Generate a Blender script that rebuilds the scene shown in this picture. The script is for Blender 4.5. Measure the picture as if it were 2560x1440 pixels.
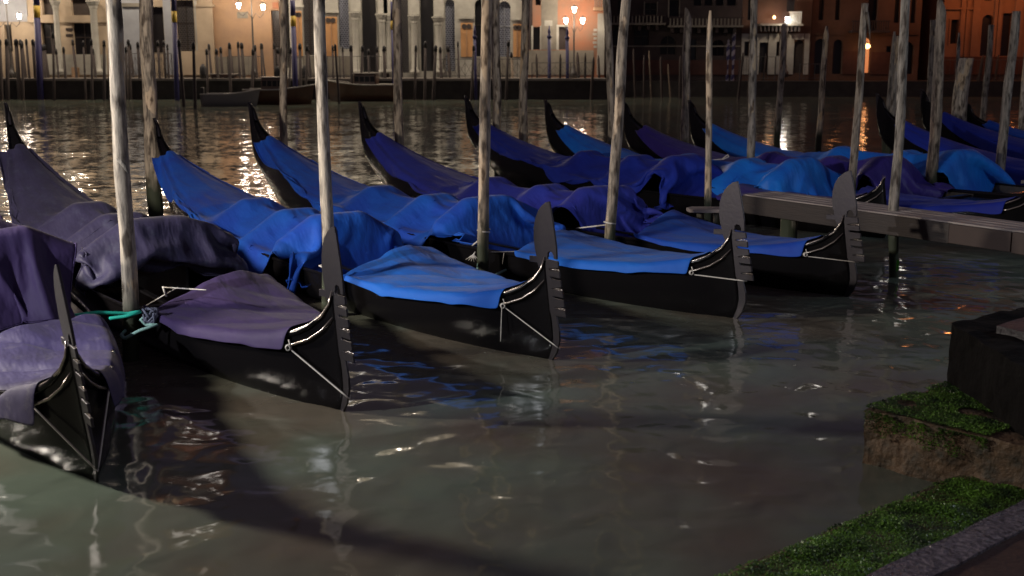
import bpy, bmesh, math, random
import numpy as np
from mathutils import Vector, noise
R = math.radians
random.seed(7)
for o in list(bpy.data.objects): bpy.data.objects.remove(o)
scene = bpy.context.scene
C = scene.collection

# ---------------------------------------------------------------- camera, sky, exposure
F = 2880.0; PITCH = R(11.39); EYE = 2.6
cam_d = bpy.data.cameras.new("camera"); cam = bpy.data.objects.new("camera", cam_d); C.objects.link(cam)
cam.location = (0, 0, EYE); cam.rotation_euler = (R(90) - PITCH, 0, 0)
cam_d.sensor_width = 36; cam_d.lens = 36 * F / 2560; cam_d.clip_start = .05; cam_d.clip_end = 2000
cam_d.dof.use_dof = True; cam_d.dof.focus_distance = 11; cam_d.dof.aperture_fstop = 2.8
scene.camera = cam
scene.view_settings.view_transform = 'Standard'; scene.view_settings.look = 'None'
scene.view_settings.exposure = 0; scene.view_settings.gamma = 1
world = bpy.data.worlds.new("World"); scene.world = world; world.use_nodes = True
nt = world.node_tree; bg = nt.nodes['Background']
sky = nt.nodes.new('ShaderNodeTexSky'); sky.sky_type = 'NISHITA'; sky.sun_disc = False
sky.sun_elevation = R(-4); sky.sun_rotation = R(60)
mixw = nt.nodes.new('ShaderNodeMixRGB'); mixw.blend_type = 'ADD'; mixw.inputs[0].default_value = 1
mixw.inputs[2].default_value = (.26, .185, .30, 1)      # dim city glow on night cloud
nt.links.new(sky.outputs[0], mixw.inputs[1]); nt.links.new(mixw.outputs[0], bg.inputs[0])
bg.inputs[1].default_value = .18
# faint moonlight
sd = bpy.data.lights.new("moonlight", 'SUN'); sd.energy = .006; sd.angle = R(3); sd.color = (.8, .85, 1)
so = bpy.data.objects.new("moonlight", sd); C.objects.link(so); so.rotation_euler = (R(40), 0, R(60))

# ---------------------------------------------------------------- measuring helpers (photo pixel -> place)
def ray(px, py):
    x = (px - 1280) / F; z = -(py - 720) / F
    return Vector((x, math.cos(PITCH) + z * math.sin(PITCH), -math.sin(PITCH) + z * math.cos(PITCH)))
def at_z(px, py, z=0.0):
    r = ray(px, py); t = (z - EYE) / r.z
    return Vector((r.x * t, r.y * t, z))
def at_y(px, py, Y):
    r = ray(px, py); t = Y / r.y
    return Vector((r.x * t, Y, r.z * t + EYE))

# ---------------------------------------------------------------- object helpers
def tag(o, label=None, cat=None, group=None, kind=None):
    if label: o['label'] = label
    if cat: o['category'] = cat
    if group: o['group'] = group
    if kind: o['kind'] = kind
    return o
def empty(name, loc, rz=0, **k):
    o = bpy.data.objects.new(name, None); C.objects.link(o); o.location = loc; o.rotation_euler = (0, 0, rz)
    o.empty_display_size = .2
    return tag(o, **k)
class MB:
    def __init__(s): s.v = []; s.f = []
    def add(s, vs, fs):
        n = len(s.v); s.v += [tuple(v) for v in vs]; s.f += [tuple(i + n for i in f) for f in fs]; return s
    def box(s, x0, x1, y0, y1, z0, z1):
        return s.add([(x0,y0,z0),(x1,y0,z0),(x1,y1,z0),(x0,y1,z0),(x0,y0,z1),(x1,y0,z1),(x1,y1,z1),(x0,y1,z1)],
                     [(0,3,2,1),(4,5,6,7),(0,1,5,4),(1,2,6,5),(2,3,7,6),(3,0,4,7)])
    def prism(s, poly, z0, z1):
        n = len(poly)
        return s.add([(p[0],p[1],z0) for p in poly] + [(p[0],p[1],z1) for p in poly],
            [tuple(range(n))[::-1], tuple(range(n, 2*n))] + [(i,(i+1)%n,n+(i+1)%n,n+i) for i in range(n)])
    def tube(s, pts, rad, seg=8, cap=True):
        pts = [Vector(p) for p in pts]; n = len(pts)
        if not hasattr(rad, '__len__'): rad = [rad] * n
        vs = []; up = None
        for i, p in enumerate(pts):
            d = (pts[min(i+1, n-1)] - pts[max(i-1, 0)])
            d = d.normalized() if d.length > 1e-9 else Vector((0,0,1))
            if up is None: up = Vector((0,0,1)) if abs(d.z) < .9 else Vector((1,0,0))
            a = d.cross(up)
            if a.length < 1e-4: a = d.cross(Vector((0,1,0)))
            a.normalize(); b = d.cross(a).normalized()
            up = b if abs(d.dot(b)) < .9 else up
            up = (a.cross(d)).normalized()
            for k in range(seg):
                t = 2*math.pi*k/seg; vs.append(p + (a*math.cos(t) + b*math.sin(t)) * rad[i])
        fs = [(i*seg+k, i*seg+(k+1)%seg, (i+1)*seg+(k+1)%seg, (i+1)*seg+k) for i in range(n-1) for k in range(seg)]
        if cap: fs += [tuple(range(seg))[::-1], tuple(range((n-1)*seg, n*seg))]
        return s.add(vs, fs)
    def lathe(s, prof, cx=0, cy=0, seg=12):
        vs = [(cx + r*math.cos(2*math.pi*k/seg), cy + r*math.sin(2*math.pi*k/seg), z) for r, z in prof for k in range(seg)]
        n = len(prof)
        return s.add(vs, [(i*seg+k, i*seg+(k+1)%seg, (i+1)*seg+(k+1)%seg, (i+1)*seg+k) for i in range(n-1) for k in range(seg)]
                     + [tuple(range(seg))[::-1], tuple(range((n-1)*seg, n*seg))])
    def grid(s, P):          # P[i][j] of points
        n, m = len(P), len(P[0])
        return s.add([p for r in P for p in r], [(i*m+j, i*m+j+1, (i+1)*m+j+1, (i+1)*m+j) for i in range(n-1) for j in range(m-1)])
    def build(s, name, mat, parent=None, smooth=False, bevel=0, loc=None, rz=0, sub=0, solid=0):
        me = bpy.data.meshes.new(name); me.from_pydata(s.v, [], s.f); me.update()
        bm = bmesh.new(); bm.from_mesh(me); bmesh.ops.recalc_face_normals(bm, faces=bm.faces); bm.to_mesh(me); bm.free()
        if smooth:
            for p in me.polygons: p.use_smooth = True
        me.materials.append(mat)
        o = bpy.data.objects.new(name, me); C.objects.link(o)
        if parent: o.parent = parent
        if loc is not None: o.location = loc
        o.rotation_euler = (0, 0, rz)
        if solid:
            m = o.modifiers.new('solid', 'SOLIDIFY'); m.thickness = solid; m.offset = 0
        if bevel:
            m = o.modifiers.new('bevel', 'BEVEL'); m.width = bevel; m.segments = 2; m.limit_method = 'ANGLE'
        if sub:
            m = o.modifiers.new('sub', 'SUBSURF'); m.levels = sub; m.render_levels = sub
        return o

# ---------------------------------------------------------------- materials
MATS = {}
def mat(name, col, rough=.7, metal=0, var=0, scale=3, col2=None, bump=0, bscale=20, spec=.5, coord='Object', stretch=(1,1,1), detail=6):
    if name in MATS: return MATS[name]
    m = bpy.data.materials.new(name); m.use_nodes = True; n = m.node_tree; b = n.nodes['Principled BSDF']
    b.inputs['Base Color'].default_value = (*col, 1); b.inputs['Roughness'].default_value = rough
    b.inputs['Metallic'].default_value = metal; b.inputs['Specular IOR Level'].default_value = spec
    tc = n.nodes.new('ShaderNodeTexCoord'); mp = n.nodes.new('ShaderNodeMapping'); mp.inputs['Scale'].default_value = stretch
    n.links.new(tc.outputs[coord], mp.inputs[0])
    if var or col2:
        no = n.nodes.new('ShaderNodeTexNoise'); no.inputs['Scale'].default_value = scale; no.inputs['Detail'].default_value = detail
        no.inputs['Roughness'].default_value = .65
        n.links.new(mp.outputs[0], no.inputs['Vector'])
        cr = n.nodes.new('ShaderNodeValToRGB'); cr.color_ramp.elements[0].position = .35; cr.color_ramp.elements[1].position = .68
        c2 = col2 or tuple(c * (1 - var) for c in col)
        cr.color_ramp.elements[0].color = (*c2, 1); cr.color_ramp.elements[1].color = (*col, 1)
        n.links.new(no.outputs['Fac'], cr.inputs[0]); n.links.new(cr.outputs[0], b.inputs['Base Color'])
    if bump:
        nb = n.nodes.new('ShaderNodeTexNoise'); nb.inputs['Scale'].default_value = bscale; nb.inputs['Detail'].default_value = 8
        n.links.new(mp.outputs[0], nb.inputs['Vector'])
        bu = n.nodes.new('ShaderNodeBump'); bu.inputs['Strength'].default_value = bump; bu.inputs['Distance'].default_value = .02
        n.links.new(nb.outputs['Fac'], bu.inputs['Height']); n.links.new(bu.outputs[0], b.inputs['Normal'])
    MATS[name] = m; return m
def emis(name, col, s):
    if name in MATS: return MATS[name]
    m = bpy.data.materials.new(name); m.use_nodes = True; b = m.node_tree.nodes['Principled BSDF']
    b.inputs['Base Color'].default_value = (.8, .8, .8, 1)
    b.inputs['Emission Color'].default_value = (*col, 1); b.inputs['Emission Strength'].default_value = s
    MATS[name] = m; return m

def wood_pole_mat(name, light, dark, peel, wetz=.55, peel_at=.58):
    m = bpy.data.materials.new(name); m.use_nodes = True; n = m.node_tree; L = n.links; b = n.nodes['Principled BSDF']
    b.inputs['Roughness'].default_value = .75
    geo = n.nodes.new('ShaderNodeNewGeometry'); sep = n.nodes.new('ShaderNodeSeparateXYZ'); L.new(geo.outputs['Position'], sep.inputs[0])
    mp = n.nodes.new('ShaderNodeMapping'); mp.inputs['Scale'].default_value = (1, 1, .12); L.new(geo.outputs['Position'], mp.inputs[0])
    a = n.nodes.new('ShaderNodeTexNoise'); a.inputs['Scale'].default_value = 22; a.inputs['Detail'].default_value = 8; a.inputs['Roughness'].default_value = .7
    L.new(mp.outputs[0], a.inputs['Vector'])
    r1 = n.nodes.new('ShaderNodeValToRGB'); r1.color_ramp.elements[0].position = .36; r1.color_ramp.elements[1].position = .6
    r1.color_ramp.elements[0].color = (*dark, 1); r1.color_ramp.elements[1].color = (*light, 1); L.new(a.outputs['Fac'], r1.inputs[0])
    mp2 = n.nodes.new('ShaderNodeMapping'); mp2.inputs['Scale'].default_value = (1, 1, .3); L.new(geo.outputs['Position'], mp2.inputs[0])
    c = n.nodes.new('ShaderNodeTexNoise'); c.inputs['Scale'].default_value = 4.5; c.inputs['Detail'].default_value = 3; L.new(mp2.outputs[0], c.inputs['Vector'])
    r2 = n.nodes.new('ShaderNodeValToRGB'); r2.color_ramp.elements[0].position = peel_at; r2.color_ramp.elements[1].position = peel_at + .02
    L.new(c.outputs['Fac'], r2.inputs[0])
    r2.color_ramp.elements[0].color = (0,0,0,1); r2.color_ramp.elements[1].color = (1,1,1,1)
    m1 = n.nodes.new('ShaderNodeMixRGB'); L.new(r2.outputs[0], m1.inputs[0]); L.new(r1.outputs[0], m1.inputs[1]); m1.inputs[2].default_value = (*peel, 1)
    # blotches / dark knots
    k = n.nodes.new('ShaderNodeTexNoise'); k.inputs['Scale'].default_value = 13; k.inputs['Detail'].default_value = 5; L.new(mp2.outputs[0], k.inputs['Vector'])
    r3 = n.nodes.new('ShaderNodeValToRGB'); r3.color_ramp.elements[0].position = .36; r3.color_ramp.elements[1].position = .50
    r3.color_ramp.elements[0].color = (.20,.17,.15,1); r3.color_ramp.elements[1].color = (1,1,1,1); L.new(k.outputs['Fac'], r3.inputs[0])
    m2 = n.nodes.new('ShaderNodeMixRGB'); m2.blend_type = 'MULTIPLY'; m2.inputs[0].default_value = 1; L.new(m1.outputs[0], m2.inputs[1]); L.new(r3.outputs[0], m2.inputs[2])
    # weed-green tidal band (real growth on the wood)
    ad = n.nodes.new('ShaderNodeMath'); ad.operation = 'MULTIPLY_ADD'; L.new(c.outputs['Fac'], ad.inputs[0]); ad.inputs[1].default_value = 1.1; L.new(sep.outputs['Z'], ad.inputs[2])
    mr = n.nodes.new('ShaderNodeMapRange'); L.new(ad.outputs[0], mr.inputs[0]); mr.inputs[1].default_value = wetz + .45; mr.inputs[2].default_value = wetz + .75
    m3 = n.nodes.new('ShaderNodeMixRGB'); L.new(mr.outputs[0], m3.inputs[0]); m3.inputs[1].default_value = (.028, .034, .016, 1); L.new(m2.outputs[0], m3.inputs[2])
    L.new(m3.outputs[0], b.inputs['Base Color'])
    bu = n.nodes.new('ShaderNodeBump'); bu.inputs['Strength'].default_value = .7; bu.inputs['Distance'].default_value = .012; L.new(a.outputs['Fac'], bu.inputs['Height'])
    L.new(bu.outputs[0], b.inputs['Normal'])
    return m
POLE = [wood_pole_mat('pole_grey', (.48,.41,.32), (.13,.11,.09), (.50,.38,.24)),
        wood_pole_mat('pole_warm', (.42,.34,.255), (.11,.09,.07), (.50,.38,.26), peel_at=.57),
        wood_pole_mat('pole_dark', (.32,.28,.235), (.09,.08,.065), (.38,.30,.20), peel_at=.62)]
M_black = mat('lacquer_black', (.005,.0045,.005), rough=.22, spec=.16, bump=.01, bscale=3)
M_blackw = mat('black_wood', (.010,.008,.008), rough=.45, col2=(.022,.017,.014), scale=12, bump=.2)
M_floor = mat('floor_slats', (.10,.055,.035), rough=.5, var=.4, scale=10)
M_iron = mat('ferro_steel', (.055,.05,.058), rough=.42, metal=.9, col2=(.06,.055,.06), scale=12, bump=.06, bscale=40, detail=6)
M_brass = mat('brass', (.55,.45,.30), rough=.3, metal=1)
M_rope = mat('rope_white', (.62,.58,.52), rough=.9, var=.3, scale=60)
M_roped = mat('rope_dark', (.09,.09,.11), rough=.9, var=.5, scale=60)
M_ropeg = mat('rope_green', (.02,.60,.43), rough=.7, var=.3, scale=60)
M_ropec = mat('rope_teal_pale', (.30,.52,.46), rough=.8, var=.3, scale=50)
M_dark = mat('dark_opening', (.012,.010,.010), rough=.4)
M_capb = mat('pile_cap_black', (.010,.009,.010), rough=.6)

def cloth_mat(name, col, col2, rough=.68, sheen=.03, stain=None):
    m = bpy.data.materials.new(name); m.use_nodes = True; n = m.node_tree; L = n.links; b = n.nodes['Principled BSDF']
    b.inputs['Roughness'].default_value = rough; b.inputs['Sheen Weight'].default_value = sheen
    b.inputs['Specular IOR Level'].default_value = .22
    tc = n.nodes.new('ShaderNodeTexCoord')
    no = n.nodes.new('ShaderNodeTexNoise'); no.inputs['Scale'].default_value = 1.6; no.inputs['Detail'].default_value = 6; L.new(tc.outputs['Object'], no.inputs['Vector'])
    cr = n.nodes.new('ShaderNodeValToRGB'); cr.color_ramp.elements[0].position = .35; cr.color_ramp.elements[1].position = .65
    cr.color_ramp.elements[0].color = (*col2, 1); cr.color_ramp.elements[1].color = (*col, 1); L.new(no.outputs['Fac'], cr.inputs[0])
    out = cr.outputs[0]
    if stain:
        s = n.nodes.new('ShaderNodeTexNoise'); s.inputs['Scale'].default_value = 7; s.inputs['Detail'].default_value = 9; s.inputs['Roughness'].default_value = .75; L.new(tc.outputs['Object'], s.inputs['Vector'])
        sr = n.nodes.new('ShaderNodeValToRGB'); sr.color_ramp.elements[0].position = .54; sr.color_ramp.elements[1].position = .72
        sr.color_ramp.elements[0].color = (0,0,0,1); sr.color_ramp.elements[1].color = (.85,.85,.85,1); L.new(s.outputs['Fac'], sr.inputs[0])
        mx = n.nodes.new('ShaderNodeMixRGB'); L.new(sr.outputs[0], mx.inputs[0]); L.new(out, mx.inputs[1]); mx.inputs[2].default_value = (*stain, 1); out = mx.outputs[0]
    L.new(out, b.inputs['Base Color'])
    # creases
    mp = n.nodes.new('ShaderNodeMapping'); mp.inputs['Scale'].default_value = (.8, 2.6, 1.2); mp.inputs['Rotation'].default_value = (0, 0, .35); L.new(tc.outputs['Object'], mp.inputs[0])
    w = n.nodes.new('ShaderNodeTexNoise'); w.inputs['Scale'].default_value = 1.9; w.inputs['Detail'].default_value = 3; w.inputs['Distortion'].default_value = .15; L.new(mp.outputs[0], w.inputs['Vector'])
    bu = n.nodes.new('ShaderNodeBump'); bu.inputs['Strength'].default_value = .5; bu.inputs['Distance'].default_value = .08; L.new(w.outputs['Fac'], bu.inputs['Height'])
    f = n.nodes.new('ShaderNodeTexNoise'); f.inputs['Scale'].default_value = 240; L.new(tc.outputs['Object'], f.inputs['Vector'])
    b2 = n.nodes.new('ShaderNodeBump'); b2.inputs['Strength'].default_value = .12; b2.inputs['Distance'].default_value = .004; L.new(f.outputs['Fac'], b2.inputs['Height']); L.new(bu.outputs[0], b2.inputs['Normal'])
    L.new(b2.outputs[0], b.inputs['Normal'])
    return m
CL = dict(blue=cloth_mat('canvas_blue', (.007,.078,.40), (.008,.046,.32)),
          indigo=cloth_mat('canvas_indigo', (.020,.034,.29), (.018,.022,.21)),
          sky=cloth_mat('canvas_bright_blue', (.010,.17,.62), (.009,.10,.50), rough=.5),
          azure=cloth_mat('canvas_azure', (.009,.115,.47), (.008,.085,.41)),
          royal=cloth_mat('canvas_royal', (.010,.030,.30), (.010,.020,.23)),
          violet=cloth_mat('canvas_violet', (.036,.024,.20), (.028,.018,.15), rough=.45),
          navy=cloth_mat('canvas_navy', (.028,.025,.062), (.020,.017,.044), rough=.58, stain=(.045,.050,.085)),
          plum=cloth_mat('canvas_plum', (.044,.026,.092), (.031,.019,.068)),
          plumw=cloth_mat('canvas_plum_worn', (.030,.023,.090), (.021,.015,.058), stain=(.085,.078,.11)))

# ---------------------------------------------------------------- water
def water():
    m = bpy.data.materials.new('canal_water'); m.use_nodes = True; n = m.node_tree; L = n.links; b = n.nodes['Principled BSDF']
    b.inputs['IOR'].default_value = 1.33; b.inputs['Roughness'].default_value = .085
    geo = n.nodes.new('ShaderNodeNewGeometry'); sep = n.nodes.new('ShaderNodeSeparateXYZ'); L.new(geo.outputs['Position'], sep.inputs[0])
    # silt colour, cloudy patches
    cn = n.nodes.new('ShaderNodeTexNoise'); cn.inputs['Scale'].default_value = .55; cn.inputs['Detail'].default_value = 3; L.new(geo.outputs['Position'], cn.inputs['Vector'])
    cr = n.nodes.new('ShaderNodeValToRGB'); cr.color_ramp.elements[0].position = .38; cr.color_ramp.elements[1].position = .62
    cr.color_ramp.elements[0].color = (.115,.098,.074,1); cr.color_ramp.elements[1].color = (.122,.155,.122,1); L.new(cn.outputs['Fac'], cr.inputs[0]); L.new(cr.outputs[0], b.inputs['Base Color'])
    # near: gentle smooth ripples (bump)
    h1 = n.nodes.new('ShaderNodeTexNoise'); h1.inputs['Scale'].default_value = 2.7; h1.inputs['Detail'].default_value = 1.6; h1.inputs['Roughness'].default_value = .42; h1.inputs['Distortion'].default_value = .25
    L.new(geo.outputs['Position'], h1.inputs['Vector'])
    bu = n.nodes.new('ShaderNodeBump'); bu.inputs['Strength'].default_value = 1; bu.inputs['Distance'].default_value = .030; L.new(h1.outputs['Fac'], bu.inputs['Height'])
    # far: wind ripples, slopes straight from noise
    def slope(scale, amp, det):
        t = n.nodes.new('ShaderNodeTexNoise'); t.inputs['Scale'].default_value = scale; t.inputs['Detail'].default_value = det; t.inputs['Roughness'].default_value = .6
        L.new(geo.outputs['Position'], t.inputs['Vector'])
        s = n.nodes.new('ShaderNodeVectorMath'); s.operation = 'SUBTRACT'; L.new(t.outputs['Color'], s.inputs[0]); s.inputs[1].default_value = (.5,.5,.5)
        k = n.nodes.new('ShaderNodeVectorMath'); k.operation = 'MULTIPLY'; L.new(s.outputs[0], k.inputs[0]); k.inputs[1].default_value = (amp*.6, amp, 0); return k.outputs[0]
    a1 = slope(1.1, .22, 2); a2 = slope(4.5, .34, 3)
    ad = n.nodes.new('ShaderNodeVectorMath'); ad.operation = 'ADD'; L.new(a1, ad.inputs[0]); L.new(a2, ad.inputs[1])
    # wind patches modulate the ripples
    pn = n.nodes.new('ShaderNodeTexNoise'); pn.inputs['Scale'].default_value = .16; pn.inputs['Detail'].default_value = 3; L.new(geo.outputs['Position'], pn.inputs['Vector'])
    pr = n.nodes.new('ShaderNodeMapRange'); L.new(pn.outputs['Fac'], pr.inputs[0]); pr.inputs[1].default_value = .35; pr.inputs[2].default_value = .65; pr.inputs[3].default_value = .55; pr.inputs[4].default_value = 1.15
    sc = n.nodes.new('ShaderNodeVectorMath'); sc.operation = 'SCALE'; L.new(ad.outputs[0], sc.inputs[0]); L.new(pr.outputs[0], sc.inputs['Scale'])
    up = n.nodes.new('ShaderNodeVectorMath'); up.operation = 'ADD'; L.new(sc.outputs[0], up.inputs[0]); up.inputs[1].default_value = (0,0,1)
    nz = n.nodes.new('ShaderNodeVectorMath'); nz.operation = 'NORMALIZE'; L.new(up.outputs[0], nz.inputs[0])
    # sheltered mooring -> open canal
    mr = n.nodes.new('ShaderNodeMapRange'); mr.interpolation_type = 'SMOOTHSTEP'; L.new(sep.outputs['Y'], mr.inputs[0]); mr.inputs[1].default_value = 11; mr.inputs[2].default_value = 19
    mx = n.nodes.new('ShaderNodeMix'); mx.data_type = 'VECTOR'; L.new(mr.outputs[0], mx.inputs[0]); L.new(bu.outputs[0], mx.inputs[4]); L.new(nz.outputs[0], mx.inputs[5])
    nn = n.nodes.new('ShaderNodeVectorMath'); nn.operation = 'NORMALIZE'; L.new(mx.outputs[1], nn.inputs[0]); L.new(nn.outputs[0], b.inputs['Normal'])
    w = MB().add([(-300,-60,0),(300,-60,0),(300,400,0),(-300,400,0)], [(0,1,2,3)]).build('water', m)
    tag(w, 'dark green brown canal water with lamp reflections', kind='structure')
    bed = MB().box(-300, 300, -60, 400, -3.2, -3).build('canal_bed', mat('silt', (.05,.045,.03), rough=1)); tag(bed, 'muddy canal bed', kind='structure')
water()

# ---------------------------------------------------------------- gondolas
ST = [(.19,.86,.06,.15,.012),(.22,.77,.12,.0,.035),(.30,.665,.25,-.05,.09),(.45,.555,.45,-.09,.18),(.8,.47,.8,-.11,.31),(1.3,.41,1.3,-.12,.45),
      (2,.37,2,-.12,.58),(3,.345,3,-.12,.68),(4.2,.34,4.2,-.12,.73),(5.5,.36,5.5,-.12,.73),(6.6,.42,6.6,-.11,.68),(7.6,.51,7.6,-.08,.58),
      (8.4,.64,8.4,-.03,.47),(9.1,.80,9.1,.06,.35),(9.6,.95,9.6,.25,.25),(10.02,1.10,10.0,.44,.16),(10.36,1.27,10.4,.66,.09),
      (10.57,1.44,10.68,.9,.05),(10.66,1.6,10.79,1.27,.03),(10.70,1.68,10.81,1.5,.02),(10.82,1.78,10.85,1.75,.012)]
STA = np.array(ST)
def station(u):            # smooth interpolation through the stations
    n = len(ST) - 1; u = min(max(u, 0), n - 1e-6); i = int(u); t = u - i
    p = [STA[min(max(i + k, 0), n)] for k in (-1, 0, 1, 2)]
    return .5 * ((2*p[1]) + (-p[0]+p[2])*t + (2*p[0]-5*p[1]+4*p[2]-p[3])*t*t + (-p[0]+3*p[1]-3*p[2]+p[3])*t**3)
US = []
for i in range(len(ST) - 1):
    k = 2 if (i < 3 or i > 14) else 4
    US += [i + j / k for j in range(k)]
US.append(len(ST) - 1)
RINGS = [station(u) for u in US]
RS = np.array([r[0] for r in RINGS]); RZ = np.array([r[1] for r in RINGS]); RW = np.array([max(r[4], .01) for r in RINGS])
def gz(s): return np.interp(s, RS, RZ)
def gw(s): return np.interp(s, RS, RW)
def lift(s, hs): return (hs - 1.75) * np.clip((s - 6.5) / 4.3, 0, 1) ** 2
FERRO = [(.135,1.385),(.19,1.372),(.25,1.335),(.30,1.285),(.338,1.22),(.36,1.14),(.362,1.04),(.345,.96),(.318,.886),(.425,.876),(.425,.824),(.305,.832),
         (.262,.76),(.235,.68),(.205,.60),(.165,.53),(.125,.46),(.09,.38),(.072,.30),(.062,.2),(.08,.11),(.13,.02),(.24,-.03),(.43,-.09),
         (.43,-.13),(.22,-.085),(.09,-.02),(.01,.08),(-.028,.19),(-.022,.28),(.005,.36),(.022,.405)]
fo_ = lambda z: -.112 + .27*(z - .42)
fi_ = lambda z: .030 + .27*(z - .42)
for zb in (.415, .578, .741):                  # three pairs of teeth, each pair bridged by a small scroll
    for a, b, c in ((zb, zb + .050, zb + .058), (zb + .088, zb + .138, zb + .146)):
        FERRO += [(fo_(a), a), (fo_(b) - .004, b + .006), (fi_(b), b + .002), (fi_(c), c)]
    FERRO += [(fi_(zb + .16), zb + .158)]
FERRO += [(.150,.905),(.150,.935),(.125,.955),(.092,.952),(.070,.925),(.066,.898),(.022,.898),(.030,1.0),(.058,1.12),(.095,1.26)]
def deck_mesh(s0, s1, camber, hs, drop=.012, ns=26, nv=9, ridge=0):
    P = []
    for i in range(ns):
        s = s0 + (s1 - s0) * i / (ns - 1); w = float(gw(s)) - .012; z = float(gz(s)) + float(lift(s, hs)) - drop
        P.append([(s, w * (2*j/(nv-1) - 1), z + camber * min(1, w/.4) * (1 - (2*j/(nv-1) - 1)**2) + ridge * max(0, 1 - abs(2*j/(nv-1) - 1) * 4)) for j in range(nv)])
    return MB().grid(P)
def make_gondola(name, bow, ang, hs, label, ferro=True, detail=True, group='gondolas moored side by side under tarpaulins'):
    root = empty(name, (bow[0], bow[1], 0), ang, label=label, cat='gondola', group=group)
    m = MB(); n = len(RINGS); rows = []
    prof = [(1, 1), (.985, .72), (.93, .42), (.80, .14), (.5, .02), (0, 0), (-.5, .02), (-.80, .14), (-.93, .42), (-.985, .72), (-1, 1)]
    P = []
    for r in RINGS:
        ts, tz_, bs, bz, w = r; l = float(lift(ts, hs)); lb = float(lift(bs, hs)); w = max(w, .01)
        P.append([(bs + (ts-bs)*b, w*a, (bz+lb) + (tz_+l-bz-lb)*b) for a, b in prof])
    m.grid(P)
    m.f.append(tuple(range(len(prof))));
    hull = m.build('hull', M_black, root, smooth=True)
    # inner shell
    P = []
    for i, r in enumerate(RINGS):
        if 2.9 < r[0] < 7.7:
            w = r[4] - .04
            P.append([(r[0], w*a, .07 + (r[1] - .075) * b) for a, b in [(1,1),(.97,.6),(.9,.25),(.8,0),(0,0),(-.8,0),(-.9,.25),(-.97,.6),(-1,1)]])
    MB().grid(P).build('inner_hull', M_blackw, root, smooth=True)
    for sg in (1, -1):
        pts = [(r[0], sg*(max(r[4], .01)), r[1] + float(lift(r[0], hs)) + .005) for r in RINGS]
        MB().tube(pts, [.013 if (s_[0] < .3 or s_[0] > 10) else .022 for s_ in pts], 6).build('gunwale', M_black, root, smooth=True)
        # brass-bright moulding round the bow scroll
        sc = [(.185,.0+.018,.90),(.205,.035,.80),(.26,.075,.70),(.36,.135,.62),(.50,.205,.555),(.62,.255,.52)]
        MB().tube([(a, sg*b, c) for a, b, c in sc], [.006,.01,.013,.014,.014,.012], 6).build('bow_moulding', M_bright, root, smooth=True)
        sc = [(.17,.03,.70),(.24,.085,.60),(.34,.15,.52),(.47,.215,.465),(.62,.275,.44)]
        MB().tube([(a, sg*b, c) for a, b, c in sc], [.005,.009,.011,.011,.009], 6).build('bow_moulding', M_bright, root, smooth=True)
    deck_mesh(.24, 3.1, -.02, hs, drop=.03).build('fore_deck', M_black, root, smooth=True)
    deck_mesh(7.4, 10.6, .05, hs, drop=.02).build('stern_deck', M_black, root, smooth=True)
    # brass tip at the stern
    st = [(10.60,1.50),(10.69,1.66),(10.80,1.80),(10.86,1.80),(10.84,1.72),(10.82,1.55),(10.80,1.30),(10.785,1.30),(10.79,1.5),(10.77,1.62)]
    q = MB(); q.add([(s, y, z + float(lift(s, hs))) for y in (-.016, .016) for s, z in st], [tuple(range(10))[::-1], tuple(range(10, 20))] + [(i, (i+1)%10, 10+(i+1)%10, 10+i) for i in range(10)])
    q.build('stern_iron', M_iron, root, bevel=.004)
    if ferro:
        k = len(FERRO); f = MB()
        bm = bmesh.new(); vs = [bm.verts.new((s, -.009, z)) for s, z in FERRO]; fc = bm.faces.new(vs)
        ext = bmesh.ops.extrude_face_region(bm, geom=[fc]); bmesh.ops.translate(bm, vec=(0, .018, 0), verts=[g for g in ext['geom'] if isinstance(g, bmesh.types.BMVert)])
        bmesh.ops.triangulate(bm, faces=[x for x in bm.faces if len(x.verts) > 4]); bmesh.ops.recalc_face_normals(bm, faces=bm.faces)
        me = bpy.data.meshes.new('ferro'); bm.to_mesh(me); bm.free(); me.materials.append(M_iron)
        fo = bpy.data.objects.new('ferro', me); C.objects.link(fo); fo.parent = root
        mm = fo.modifiers.new('bevel', 'BEVEL'); mm.width = .003; mm.segments = 1; mm.limit_method = 'ANGLE'
        rng = random.Random(3)
        for z0 in (.466, .629, .792):            # little pierced scrolls between pairs of teeth
            q = MB()
            for a in range(5):
                cx = fo_(z0) + .014 + a * .024; pts = [(cx + .011*math.cos(t), 0, z0 + .009 + .011*math.sin(t)) for t in [i*math.pi/4 for i in range(9)]]
                q.tube(pts, .0035, 5, cap=False)
            q.build('ferro_scroll', M_bright, fo, smooth=True)
    # seats and fittings in the cockpit
    for nm, s0, s1, hw, z1 in (('seat_back', 6.64, 6.8, .20, .62), ('chair_back', 5.3, 5.44, .24, .64), ('front_chair', 4.17, 4.3, .30, .70)):
        MB().box(s0, s1, -hw, hw, .08, z1).build(nm, M_blackw, root, bevel=.04)
    MB().box(5.75, 6.45, -.48, .48, .08, .36).build('seat', M_blackw, root, bevel=.03)
    fl = MB()
    for i in range(10): fl.box(3.05, 6.3, -.45 + i*.09, -.375 + i*.09, .075, .095)
    fl.build('floorboard', M_floor, root)
    MB().box(3.02, 3.12, -.60, .60, .22, .335).build('thwart', M_black, root, bevel=.015)
    MB().box(7.28, 7.4, -.56, .56, .22, .47).build('thwart', M_black, root, bevel=.015)
    if detail:                                   # loose dark gear on the visible open stretch
        MB().box(2.75, 3.9, .30, .36, .335, .36).build('plank', M_black, root, bevel=.006)
        MB().box(2.9, 4.1, -.66, -.58, .33, .352).build('plank', M_blackw, root, bevel=.006)
    return root

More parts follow.
